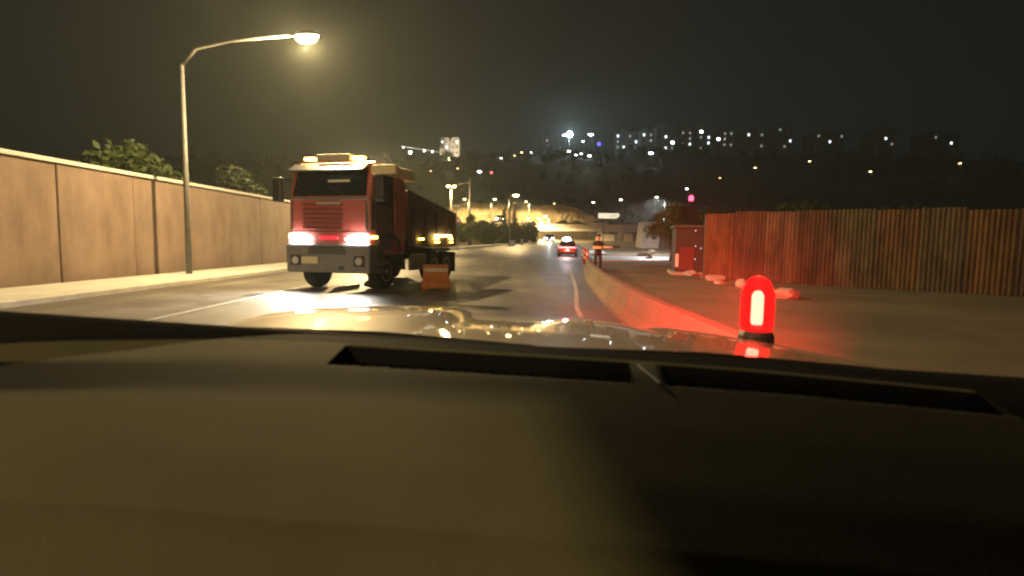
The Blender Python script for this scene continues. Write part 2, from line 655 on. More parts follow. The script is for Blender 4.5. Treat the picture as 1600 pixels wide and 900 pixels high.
# ------------------------------------------------------------------ lamps
def street_lamp(name, label, head, base, color, strength, power=0.0, size=(0.62, 0.26), group=None, radius=0.12, pole_r=0.08, glow=False):
    """head and base in world coordinates; a tapered pole, an arm, a luminaire and its lens"""
    t = thing(name, label, 'street lamp', base, 0, group)
    h = Vector(head) - Vector(base)
    d = Vector((h.x, h.y, 0))
    u = d.normalized() if d.length > 0.05 else Vector((0, -1, 0))
    top = h.z - 0.05
    if d.length > 0.05:
        MB().tube([(0, 0, -0.1), (0, 0, top - 0.55)], [pole_r, pole_r * 0.65], 10).build('pole', M_pole, t, smooth=True)
        MB().tube([(0, 0, top - 0.6), tuple(u * d.length * 0.12 + Vector((0, 0, top - 0.12))), tuple(u * d.length * 0.4 + Vector((0, 0, top + 0.06))), tuple(u * (d.length - size[0] * 0.4) + Vector((0, 0, h.z + 0.07)))], [pole_r * 0.65, pole_r * 0.6, pole_r * 0.5, pole_r * 0.45], 8).build('arm', M_pole, t, smooth=True)
    else:
        MB().tube([(0, 0, -0.1), (0, 0, h.z + 0.05)], [pole_r, pole_r * 0.6], 10).build('pole', M_pole, t, smooth=True)
    sx, sy = size[0] / 2, size[1] / 2
    v = Vector((-u.y, u.x, 0))

    def ring(s, z):
        return [tuple(h + u * (math.cos(a) * sx * s) + v * (math.sin(a) * sy * s) + Vector((0, 0, z))) for a in [2 * math.pi * k / 16 for k in range(16)]]
    MB().loft([ring(1.0, 0.02), ring(1.05, 0.08), ring(0.8, 0.17), ring(0.4, 0.2)]).build('lamp_head', M_dark, t, smooth=True)
    MB().loft([ring(0.35, -0.12 * size[0] / 0.6), ring(0.75, -0.07 * size[0] / 0.6), ring(0.95, 0.018)]).build('lens', emit('lens_%s_%g' % (name, strength), color, strength), t, smooth=True)
    if power:
        if glow:
            lamp('POINT', 'bulb', t, h + Vector((0, 0, -0.19 - radius)), color, power, radius)
        else:
            lamp('SPOT', 'bulb', t, h + Vector((0, 0, -0.2)), color, power, radius, (0, 0, 0), R(168), 0.25)
    return t


# the near sodium lamps on the far side of the road
hd = at(479, 58, 18)
street_lamp('street_lamp', 'tall sodium street lamp glaring over the truck cab', hd, (-11.0, 18.8, 0.08), SOD, 120, 9000, (0.85, 0.42), 'sodium street lamps along the far pavement', 0.08, 0.1, True)
street_lamp('street_lamp', 'tall sodium street lamp on the far pavement beside the start of the boundary wall', (-7.2, -6.0, 8.0), (-11.0, -6.0, 0.08), SOD, 60, 5500, (0.85, 0.42), 'sodium street lamps along the far pavement', 0.45, 0.1, True)
street_lamp('street_lamp', 'unseen shorter sodium street lamp added on the far pavement behind the truck', (-9.3, 36, 6.3), (-11.0, 36.3, 0.08), SOD, 60, 8000, (0.85, 0.42), 'sodium street lamps along the far pavement', 0.08, 0.1, True)  # added lamp, out of sight behind the cab, brightens the road


def ray_lamp(px, py, h, ymax=306):
    """where a lamp of height h that stands on the far slope shows at this pixel"""
    Y = ymax
    while Y > 150:
        p = at(px, py, Y)
        if p.z - G(p.x, p.y) >= h:
            break
        Y -= 0.5
    p = at(px, py, Y)
    return p, (p.x, p.y, G(p.x, p.y) - 0.05)


# lamps lighting the cutting and the junction (pixel, height, colour, lens size, power)
def place_lamp(px, py, Y, color, strength, power, size, label, group=None, side=0.0, name='street_lamp', base_y=None):
    p = at(px, py, Y)
    bx = p.x + side
    return street_lamp(name, label, p, (bx, p.y, G(bx, p.y) - 0.05), color, strength, power, (size, size * 0.6), group, 0.15, 0.09)


place_lamp(806, 305, 98, WARM, 70, 20000, 1.15, 'bright warm street lamp above the cypresses and the dark shrubs', side=-1.2)
t = place_lamp(773, 311, 109, WARM, 45, 6500, 0.6, 'thin lamp post with a red signal above its warm lamp', side=-0.7)
MB().lathe([(0.02, 0), (0.22, 0.06), (0.24, 0.3), (0.14, 0.46), (0.02, 0.5)], (0, 0, 9.6), n=12).build('signal', emit('red_signal', (1.0, 0.12, 0.10), 4), t, smooth=True)
place_lamp(822, 315, 137, WARM, 30, 15000, 0.6, 'small lamp above the rock face right of the cypresses', side=0.8)
place_lamp(726, 311, 110, WARM, 35, 6500, 0.55, 'small warm lamp in front of the rock face beside the tall bare pole', side=0.8)
# twin lamp
p = at(705, 291, 82)
t = thing('twin_lamp', 'double headed white lamp on a pale post left of the tall bare pole', 'street lamp', (p.x, p.y, G(p.x, p.y) - 0.05))
hz = p.z - t.location.z
MB().tube([(0, 0, -0.1), (0, 0, hz + 0.1)], [0.13, 0.08], 10).build('pole', M_conc2, t, smooth=True)
MB().tube([(-0.45, 0, hz + 0.1), (0.45, 0, hz + 0.1)], 0.04, 6).build('cross_arm', M_pole, t)
for s in (-1, 1):
    MB().box(s * 0.45 - 0.24, s * 0.45 + 0.24, -0.16, 0.16, hz + 0.08, hz + 0.18).build('lamp_head', M_dark, t, bevel=0.03)
    MB().lathe([(0.08, -0.14), (0.2, -0.06), (0.22, 0.075)], (s * 0.45, 0, hz), n=12).build('lens', emit('twin_lens', WARM, 40), t, smooth=True)
lamp('POINT', 'bulb', t, (0, 0, hz - 0.5), WARM, 5000, 0.3)
# bare pole with a thin arm
p = at(734, 279, 84)
gz = G(p.x, p.y) - 0.05
t = tag(MB().tube([(0, 0, 0), (0.05, 0, p.z - gz)], [0.17, 0.11], 10).build('bare_pole', M_pole, None, smooth=True), 'tall bare pole with a thin cable arm standing at the island', 'pole')
t.location = (p.x, p.y, gz)
MB().tube([(0.03, 0, p.z - gz - 0.6), (-1.1, 0, p.z - gz - 0.75), (-2.1, 0, p.z - gz - 1.0)], [0.04, 0.03, 0.02], 6).build('arm', M_pole, t)
# deck-level lamps near the flyover
for px, py, s, lb in ((825, 341, 0.42, 'low warm lamp at the left end of the row by the flyover'), (841, 341, 0.42, 'low warm lamp in the middle of the row by the flyover'), (852, 338, 0.7, 'brightest warm lamp of the row by the flyover')):
    place_lamp(px, py, 121, WARM, 40, 18000, s * 1.2, lb, 'row of low warm lamps by the flyover', side=0.7)
place_lamp(866, 346, 127, WARM, 3, 0, 0.2, 'dim post lamp standing behind the flyover rail') if False else None
# white lamps of the hillside
HL = [(749, 268, 9, WHT, 45, 0.85, 'large white lamp on the dark slope above the bare pole'),
      (927, 316, 8, WHT, 22, 0.45, 'white lamp on the dark slope above the backlit sign'),
      (970, 312, 8, WHT, 30, 0.5, 'white lamp on the dark slope right of the backlit sign'),
      (1073, 295, 8, WHT, 28, 0.5, 'white lamp on the dark slope above the red lamp'),
      (1125, 278, 7, WARM, 8, 0.4, 'faint lamp high on the slope above the rusty hoarding'),
      (866, 318, 8, WARM, 8, 0.4, 'dim lamp behind the crest of the rock face'),
      (783, 247, 7, WHT, 12, 0.6, 'dim double lamp on the ridge right of the lit tower'),
      (804, 243, 6, WARM, 10, 0.5, None), (815, 238, 7, WARM, 14, 0.6, None), (830, 238, 6, WARM, 12, 0.5, None),
      (673, 267, 6, WARM, 6, 0.5, None), (715, 263, 6, WARM, 8, 0.5, None),
      (889, 236, 8, WHT, 28, 0.8, None), (900, 242, 7, WHT, 22, 0.6, None), (908, 240, 7, WHT, 20, 0.6, None), (911, 221, 12, WHT, 22, 0.6, None),
      (921, 243, 8, WHT, 30, 0.85, None), (882, 211, 16, COOL, 40, 0.9, None), (923, 210, 16, WHT, 40, 1.15, None), (1017, 239, 7, WHT, 40, 1.2, None),
      (1180, 262, 7, WARM, 14, 0.6, None), (1265, 252, 7, WHT, 14, 0.6, None), (1360, 268, 7, WARM, 14, 0.6, None), (1500, 255, 7, WHT, 14, 0.6, None)]
for px, py, hh, c, st, sz, lb in HL:
    p, b = ray_lamp(px, py, hh)
    street_lamp('hill_lamp', lb or 'small lamp shining on the crest of the dark ridge', p, (b[0] + 0.6, b[1], b[2]), c, st, 14000 if py in (239, 210, 211) else 0, (sz * 1.8, sz * 1.8), None if lb else 'small lamps along the ridge crest', 0.1, 0.07)
# floodlight
p, b = ray_lamp(890, 210, 12)
t = thing('floodlight_mast', 'blue white floodlight mast glaring on the ridge', 'floodlight', (b[0], b[1] + 0.8, b[2]))
hz = p.z - b[2]
MB().tube([(0, 0, -0.1), (0, 0, hz + 1)], [0.25, 0.14], 10).build('mast', M_pole, t, smooth=True)
MB().box(-1.5, 1.5, -0.6, 0.35, hz - 1.5, hz + 1.5).build('housing', M_dark, t, bevel=0.08)
MB().lathe([(1.1, -0.2), (1.45, -0.1), (1.45, 0.0)], (0, -0.62, hz), axis='Y', n=20).build('lens', emit('flood_lens', COOL, 160), t, smooth=True)
lamp('POINT', 'bulb', t, (0, -1.4, hz), (0.6, 0.82, 1.0), 30000, 0.4)
# red lamp over the lot
p = at(1080, 310, 48)
t = thing('red_warning_lamp', 'red warning lamp on a thin mast above the roadside trees', 'warning lamp', (p.x, p.y, G(p.x, p.y) - 0.05))
hz = p.z - t.location.z
MB().tube([(0, 0, -0.1), (0, 0, hz - 0.2)], [0.06, 0.035], 8).build('mast', M_dark, t)
MB().lathe([(0.1, -0.22), (0.19, -0.18), (0.2, 0.12), (0.12, 0.24), (0.02, 0.27)], (0, 0, hz), n=14).build('lens', emit('red_lens', (1.0, 0.05, 0.10), 7), t, smooth=True)
# a white street light that washes the side road pad behind the officer
place_lamp(1002, 214, 40, WHT, 20, 1500, 0.45, 'white lamp over the side road') if False else None

# ------------------------------------------------------------------ rock faces, flyover
def rock_face(name, pts, Y0, Y1, depth=7.0):
    """pts: (px, py) of the crest; an uneven rock cutting leaning back from its foot"""
    n = 60
    X = [p[0] for p in pts]
    crest = []
    for i in range(n):
        x = X[0] + (X[-1] - X[0]) * i / (n - 1)
        for (a, ya), (b, yb) in zip(pts, pts[1:]):
            if x <= b + 1e-6:
                y = ya + (yb - ya) * (x - a) / (b - a)
                break
        crest.append(at(x, y, Y0 + (Y1 - Y0) * i / (n - 1)))
    mb = MB()
    K = 16
    for i, c in enumerate(crest):
        g = G(c.x, c.y) - 1.0
        for k in range(K):
            t = k / (K - 1)
            z = g + (c.z - g) * t
            y = c.y - 3.2 * (1 - t) + 0.9 * noise.noise(Vector((c.x * 0.35, z * 0.5, 1.0))) + 0.4 * noise.noise(Vector((c.x * 1.2, z * 1.4, 5.0)))
            mb.v.append((c.x, y, z + (0.35 * noise.noise(Vector((c.x * 0.8, 0, 7))) if k == K - 1 else 0)))
        mb.v.append((c.x, c.y + depth, c.z - 0.6))
        mb.v.append((c.x, c.y + depth + 2, g))
    K += 2
    for i in range(n - 1):
        for k in range(K - 1):
            mb.f.append((i * K + k, (i + 1) * K + k, (i + 1) * K + k + 1, i * K + k + 1))
    mb.f.append(tuple(range(K)))
    mb.f.append(tuple(range((n - 1) * K, n * K)))
    return struct(mb.build(name, M_rock, smooth=False))


rock_face('rock_face', [(640, 345), (690, 326), (730, 315), (760, 318), (804, 322)], 118, 116, 3)
rock_face('rock_face', [(800, 328), (830, 322), (880, 320), (905, 327), (930, 340), (950, 350)], 146, 142, 6)

p0, p1 = at(742, 344, 108), at(800, 349, 108)
ww = MB().box(p0.x, p1.x, 107.8, 108.2, G(p0.x, 108) - 0.2, p1.z + 0.25).build('parapet_wall', M_conc2, bevel=0.03)
tag(ww, 'low pale parapet wall at the foot of the lit rock face', 'wall')

# flyover
a, b = at(815, 355, 132), at(992, 362, 128)
fl = thing('flyover', 'dark concrete flyover deck crossing in front of the rock face', 'bridge', (0, 130, 0))
MB().box(-6.0, b.x, -3.5, 3.5, 3.75, 4.75).build('deck', M_conc, fl, bevel=0.05)
MB().box(-6.0, b.x, -3.8, -3.5, 4.6, 5.35).build('parapet', M_conc, fl, bevel=0.03)
for k in range(13):
    x = -5 + k * (b.x + 4) / 12
    MB().tube([(x, -3.65, 5.35), (x, -3.65, 6.05)], 0.04, 6).build('rail_post', M_pole, fl)
MB().tube([(-6.0, -3.65, 6.03), (b.x, -3.65, 6.03)], 0.04, 6).build('hand_rail', M_pole, fl)
for px in (934, 966):
    q = at(px, 376, 130)
    MB().box(q.x - 0.5, q.x + 0.5, -2.8, 2.8, -0.2, 3.75).build('pier', M_conc, fl, bevel=0.05)
# wall below the deck on the outside of the bend
q0, q1 = at(868, 362, 133), at(932, 384, 133)
rw = thing('retaining_wall', 'beige lit retaining wall on the outside of the road bend', 'wall', (0, 134.5, 0))
k = 8
for i in range(k):
    xa = q0.x - 4 + (q1.x - q0.x + 4) * i / k
    xb = q0.x - 4 + (q1.x - q0.x + 4) * (i + 1) / k
    MB().box(xa + 0.03, xb - 0.03, -0.2 + 0.03 * (i % 2), 0.25, 0.5, 3.72).build('panel', M_rock, rw, bevel=0.03)
# panels right of the pier
for (x0, x1, y0, y1, m, lb) in ((936, 960, 366, 385, M_conc2, 'grey wall panel between the flyover piers'), (976, 988, 365, 386, M_rock, 'small yellowish wall block beside the flyover abutment')):
    q0, q1 = at(x0, y0, 126.2), at(x1, y1, 126.2)
    tag(MB().box(q0.x, q1.x, 126.0, 126.4, road_z(126) - 0.3, q0.z).build('wall_panel', m, bevel=0.03), lb, 'wall')
# leaning abutment
c = [at(1000, 391, 83), at(1028, 391, 83), at(1034, 346, 83), at(1006, 346, 83)]
ab = MB().hexa([c[0] - Vector((0, 0, 0.6)), c[1] - Vector((0, 0, 0.6)), c[1] + Vector((0.3, 5, -0.6)), c[0] + Vector((0.3, 5, -0.6)), c[3], c[2], c[2] + Vector((0.3, 5, 0)), c[3] + Vector((0.3, 5, 0))]).build('bridge_abutment', M_conc2, bevel=0.08)
tag(ab, 'pale leaning concrete abutment block left of the roadside trees', 'abutment')

# backlit sign
q0, q1 = at(935, 333, 104), at(968, 341.5, 104)
sg = thing('backlit_sign', 'backlit cream direction sign with a pointed end above the flyover', 'sign', ((q0.x + q1.x) / 2, 104, G(q0.x, 104) - 0.05))
zc, hh, hw = (q0.z + q1.z) / 2 - sg.location.z, abs(q0.z - q1.z) / 2, (q1.x - q0.x) / 2
poly = [(-hw, zc - hh), (hw * 0.72, zc - hh), (hw, zc), (hw * 0.95, zc + hh * 0.8), (hw * 0.9, zc + hh), (-hw, zc + hh)]


def plate(poly, y0, y1):
    m = MB()
    n = len(poly)
    m.v = [(x, y0, z) for x, z in poly] + [(x, y1, z) for x, z in poly]
    m.f = [tuple(range(n)), tuple(range(2 * n - 1, n - 1, -1))] + [(i, (i + 1) % n, n + (i + 1) % n, n + i) for i in range(n)]
    return m


plate([(x * 1.03, zc + (z - zc) * 1.12) for x, z in poly], 0.0, 0.3).build('sign_box', M_dark, sg)
plate(poly, -0.03, -0.002).build('sign_face', emit('sign_face', (1.0, 0.93, 0.66), 0.95), sg)
for i, (x0, x1, z0, z1) in enumerate([(0.14, 0.34, -0.25, 0.15), (0.38, 0.56, -0.2, 0.25), (0.60, 0.72, -0.15, 0.3)]):
    plate([(hw * x0, zc + hh * z0), (hw * x1, zc + hh * (z0 + 0.1)), (hw * x1, zc + hh * z1), (hw * x0, zc + hh * (z1 - 0.1))], -0.05, -0.032).build('sign_mark', M_dark, sg)
MB().tube([(-hw * 0.5, 0.15, -0.1), (-hw * 0.5, 0.15, zc - hh)], 0.12, 8).build('post', M_dark, sg)

# ------------------------------------------------------------------ island: shrubs, trees, post
for i, (px, Y, hh, rr) in enumerate([(752, 90, 4.0, 2.3), (768, 91, 3.8, 2.3), (785, 92, 3.5, 2.2), (801, 93, 3.4, 2.2), (818, 97, 3.9, 2.3), (831, 100, 4.1, 1.9), (808, 99, 3.6, 2.1)]):
    q = at(px, 380, Y)
    tree('roadside_shrub', 'dense dark round shrub on the traffic island behind the kerb', (q.x, Y, G(q.x, Y) - 0.05), hh, rr, M_leafdark, -0.10, 4200, 0.17, 'dark shrubs on the traffic island', 12, 'shrub')
q = on_ground(736, 376, 84)
tree('leafy_tree', 'lamp lit green leafy tree on the island below the bare pole', q, 4.9, 1.6, M_leaf, 0.2, 2400, 0.15)
q = on_ground(718, 376, 86)
tree('leafy_tree', 'loose olive green bush left of the lamp lit leafy tree', q, 3.4, 1.6, M_leafdark, 0.12, 1700, 0.15, cat='bush')
for px, hh, Y, lb in ((788, 6.9, 96.5, 'slim dark cypress just left of the braced post'), (804, 7.2, 97, 'slim dark cypress just right of the braced post')):
    q = on_ground(px, 376, Y)
    cypress(q, hh - (q[2] - 0.9), 0.75, lb)
# braced post
p = at(797, 318, 84)
gz = G(p.x, p.y) - 0.05
t = thing('braced_post', 'tall straight post with a diagonal brace standing in the shrubs', 'pole', (p.x, p.y, gz))
MB().tube([(0, 0, 0), (0, 0, p.z - gz)], [0.16, 0.10], 10).build('shaft', M_pole, t, smooth=True)
e = at(768, 382, 83.5)
MB().tube([(0, 0, at(797, 362, 84).z - gz), (e.x - p.x, e.y - p.y, 0.05)], 0.07, 6).build('brace', M_pole, t)
# cabinet, bollard
q = on_ground(800, 384, 83)
t = thing('utility_cabinet', 'pale utility cabinet at the kerb by the braced post', 'cabinet', q)
MB().box(-0.42, 0.42, -0.2, 0.2, 0.0, 0.85).build('case', M_conc2, t, bevel=0.03)
MB().box(-0.46, 0.46, -0.24, 0.24, 0.85, 0.91).build('lid', M_conc, t, bevel=0.02)
q = on_ground(815.5, 384, 87)
tag(MB().lathe([(0.13, 0), (0.13, 0.85), (0.10, 0.95), (0.02, 0.98)], n=12).build('bollard', M_conc2, smooth=True), 'pale round bollard at the kerb right of the cabinet', 'bollard').location = q
# warning triangle
p = at(716, 344, 66)
t = thing('warning_sign', 'red triangular warning sign on a thin post left of the green tree', 'sign', (p.x, p.y, G(p.x, p.y) - 0.05))
zc = p.z - t.location.z
MB().tube([(0, 0.03, -0.1), (0, 0.03, zc + 0.3)], 0.035, 8).build('post', M_pole, t)
plate([(-0.48, zc - 0.3), (0.48, zc - 0.3), (0, zc + 0.5)], -0.012, 0.0).build('plate', mat('red_sign', (0.55, 0.03, 0.025), 0.4), t)
plate([(-0.22, zc - 0.17), (0.22, zc - 0.17), (0, zc + 0.2)], -0.02, -0.014).build('face', mat('sign_white', (0.75, 0.74, 0.7), 0.4), t)
# second plate sign (pale, on the left of the pole)
p = at(713, 322, 70)
t = thing('plate_sign', 'pale rectangular plate on a thin post below the double lamp', 'sign', (p.x, p.y, G(p.x, p.y) - 0.05))
zc = p.z - t.location.z
MB().tube([(0, 0.03, -0.1), (0, 0.03, zc + 0.2)], 0.04, 8).build('post', M_pole, t)
MB().box(-0.5, 0.5, -0.012, 0.0, zc - 0.13, zc + 0.16).build('plate', mat('sign_white', (0.75, 0.74, 0.7), 0.4), t)

# ------------------------------------------------------------------ right-hand lot
# rusty hoarding made of sheets
hp = [at(1097, 432, 22.0), None]
A = Vector((at(1098, 430, 22.5).x, 22.5))
B = Vector((17.5, 14.0))
ho = thing('site_hoarding', 'rusty orange brown sheet hoarding along the dirt lot', 'hoarding', (A.x, A.y, 0), math.atan2(B.y - A.y, B.x - A.x))
M_rusts = [mat('rusty_sheet_%s' % n_, a_, 0.8, c2=b_, scale=1.3, bump=0.3, bscale=10, metal=0.1) for n_, a_, b_ in (('orange', (0.12, 0.05, 0.018), (0.18, 0.085, 0.03)), ('brown', (0.075, 0.038, 0.02), (0.12, 0.06, 0.03)), ('dull', (0.10, 0.062, 0.035), (0.15, 0.095, 0.05)))]
for m in M_rusts:
    stains(m, 1.2, 0.25, 0.4)
Lh = (B - A).length
ns = 11
for i in range(ns):
    x0, x1 = Lh * i / ns, Lh * (i + 1) / ns
    z1 = 2.62 + 0.05 * math.sin(i * 2.3)
    m = MB()
    nf = 9
    front = []
    for k in range(nf * 2 + 1):
        x = x0 + 0.012 + (x1 - x0 - 0.024) * k / (nf * 2)
        front.append((x, -0.035 * (k % 2)))
    nn = len(front)
    m.v = [(x, y, z) for z in (-0.05, z1) for x, y in front]
    m.f = [(k, k + 1, nn + k + 1, nn + k) for k in range(nn - 1)]
    o = m.build('sheet', M_rusts[(i * 7 + i // 3) % 3], ho, fix=False)
    o.location = (0, random.uniform(-0.02, 0.02), random.uniform(-0.05, 0.04))
    o.rotation_euler = (random.uniform(-0.012, 0.012), random.uniform(-0.004, 0.004), 0)
    s = o.modifiers.new('thick', 'SOLIDIFY')
    s.thickness = 0.008
    MB().box(x0 - 0.04, x0 + 0.04, 0.05, 0.13, -0.1, z1 - 0.1).build('post', M_dark, ho)
for z in (0.5, 1.9):
    MB().box(0.05, Lh, 0.03, 0.048, z, z + 0.09).build('rail', M_dark, ho)
# dark site cabin with red door
q = on_ground(1076, 416, 25.5)
cb = thing('site_cabin', 'dark site cabin with a red door and a white notice panel', 'cabin', q, R(-12))
MB().box(-0.62, 0.62, 0, 2.2, 0.12, 2.15).build('walls', mat('dark_cladding', (0.022, 0.019, 0.016), 0.7, c2=(0.035, 0.028, 0.023), scale=4), cb, bevel=0.02)
MB().box(-0.72, 0.72, -0.12, 2.3, 2.15, 2.27).build('roof', mat('cabin_roof', (0.06, 0.06, 0.05), 0.7), cb, bevel=0.02)
MB().box(-0.42, 0.22, -0.04, 0.0, 0.2, 1.25).build('door', mat('red_door', (0.10, 0.016, 0.012), 0.6), cb, bevel=0.01)
MB().box(-0.60, -0.47, -0.05, 0.0, 0.35, 0.95).build('notice_panel', mat('sign_white', (0.75, 0.74, 0.7), 0.4), cb)
MB().box(-0.8, 0.8, -0.35, 2.3, -0.1, 0.12).build('base', M_conc, cb, bevel=0.03)
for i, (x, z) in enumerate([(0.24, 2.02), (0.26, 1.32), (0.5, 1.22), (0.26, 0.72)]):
    MB().lathe([(0.012, -0.03), (0.022, 0.0), (0.012, 0.02)], (x, -0.06, z), axis='Y', n=8).build('indicator', emit('cabin_glint', (0.9, 0.95, 1.0), 1.6), cb)  # small glowing beads put in for the sparkles on the cabin front
# trees over the cabin
for px, Y, hh, rr, mm, lb in ((1048, 44, 4.8, 1.9, M_leaf, 'olive green tree above the site cabin'), (1076, 47, 5.0, 2.2, M_leafdark, 'dark bushy tree behind the site cabin'), (1022, 108, 9.5, 4.0, M_leafdark, 'dark spreading tree behind the leaning abutment'), (1112, 46, 4.6, 2.4, M_leafdark, 'dark tree behind the rusty hoarding beside the cabin'), (1250, 40, 4.8, 2.6, M_leafdark, 'dark tree behind the middle of the rusty hoarding'), (1420, 36, 4.4, 2.4, M_leafdark, 'dark tree behind the far end of the rusty hoarding')):
    q = on_ground(px, 376, Y)
    tree('roadside_tree', lb, q, hh, rr, mm, 0.25, 2600, 0.15)


def rock(loc, s, label, group, m=M_conc):
    import bmesh
    bm = bmesh.new()
    bmesh.ops.create_icosphere(bm, subdivisions=2, radius=1)
    sd = random.uniform(0, 99)
    for v in bm.verts:
        f_ = 1 + 0.45 * noise.noise(v.co * 1.3 + Vector((sd, 0, 0)))
        v.co = Vector((v.co.x * s[0], v.co.y * s[1], v.co.z * s[2])) * f_
    me = bpy.data.meshes.new('rubble_stone')
    bm.to_mesh(me)
    bm.free()
    me.materials.append(m)
    o = bpy.data.objects.new('rubble_stone', me)
    COL.objects.link(o)
    o.location = (loc[0], loc[1], loc[2] + s[2] * 0.45)
    return tag(o, label, 'rubble', group)


for px, py, s in ((1008, 399, 0.55), (1018, 397, 0.5), (1001, 401, 0.3), (1014, 404, 0.25), (1068, 424, 0.22), (1080, 428, 0.26), (1090, 425, 0.18), (1108, 433, 0.22), (1118, 436, 0.3), (1128, 434, 0.22), (1124, 441, 0.16), (1160, 446, 0.24), (1186, 452, 0.2), (1230, 462, 0.25)):
    Y = FPX * 1.4 / (py - 376 - (px - 800) * 0.013)
    q = on_ground(px, py, Y)
    rock(q, (s * random.uniform(0.9, 1.5), s, s * random.uniform(0.5, 0.8)), 'rough rubble stone lying on the dirt lot', 'rubble stones on the dirt lot', M_conc if px > 1050 else M_dirt)

random.seed(5)
v, f = [], []
for i in range(2600):
    x, y = random.uniform(3.2, 26), random.uniform(13, 46)
    if x < 3.0 + max(0, (y - 12)) * 0.13 or (y - 22.5) < -(x - A.x) * 0.9 - 0 and x > A.x:
        continue
    r = random.uniform(0.012, 0.038)
    z = G(x, y) - 0.03
    n_ = len(v)
    for k in range(4):
        a_ = k * math.pi / 2 + random.uniform(-0.4, 0.4)
        v.append((x + r * math.cos(a_), y + r * math.sin(a_), z - 0.02))
    v.append((x + random.uniform(-.3, .3) * r, y + random.uniform(-.3, .3) * r, z + r * random.uniform(0.2, 0.5)))
    f += [(n_ + k, n_ + (k + 1) % 4, n_ + 4) for k in range(4)]
me = bpy.data.meshes.new('gravel')
me.from_pydata(v, [], f)
me.materials.append(mat('gravel_stone', (0.10, 0.085, 0.06), 0.95, c2=(0.16, 0.135, 0.1), scale=3))
o = bpy.data.objects.new('gravel', me)
COL.objects.link(o)
o['kind'] = 'stuff'
tag(o, 'loose gravel scattered over the dirt lot behind the barrier', 'gravel')
# slab of the side road, the white lamplight on it put into its colour
A0, B0 = at(938, 398, 46), at(992, 391, 60)
sl_ = MB()
pts = [(5.9, 41), (13.6, 44.5), (15.5, 54), (7.6, 56)]
sl_.v = [(x, y, G(x, y) + 0.02) for x, y in pts] + [(x, y, G(x, y) - 0.3) for x, y in pts]
sl_.f = [(0, 1, 2, 3), (7, 6, 5, 4), (0, 4, 5, 1), (1, 5, 6, 2), (2, 6, 7, 3), (3, 7, 4, 0)]
struct(sl_.build('side_road', mat('white_lit_concrete', (0.6, 0.6, 0.58), 0.55, c2=(0.7, 0.7, 0.68), scale=1)))
street_lamp('street_lamp', 'white lamp on a short post lighting the pale side road', at(1026, 308, 64), (at(1026, 308, 64).x + 1.0, 64.2, -0.05), WHT, 24, 7000, (0.32, 0.25), None, 0.1, 0.05)


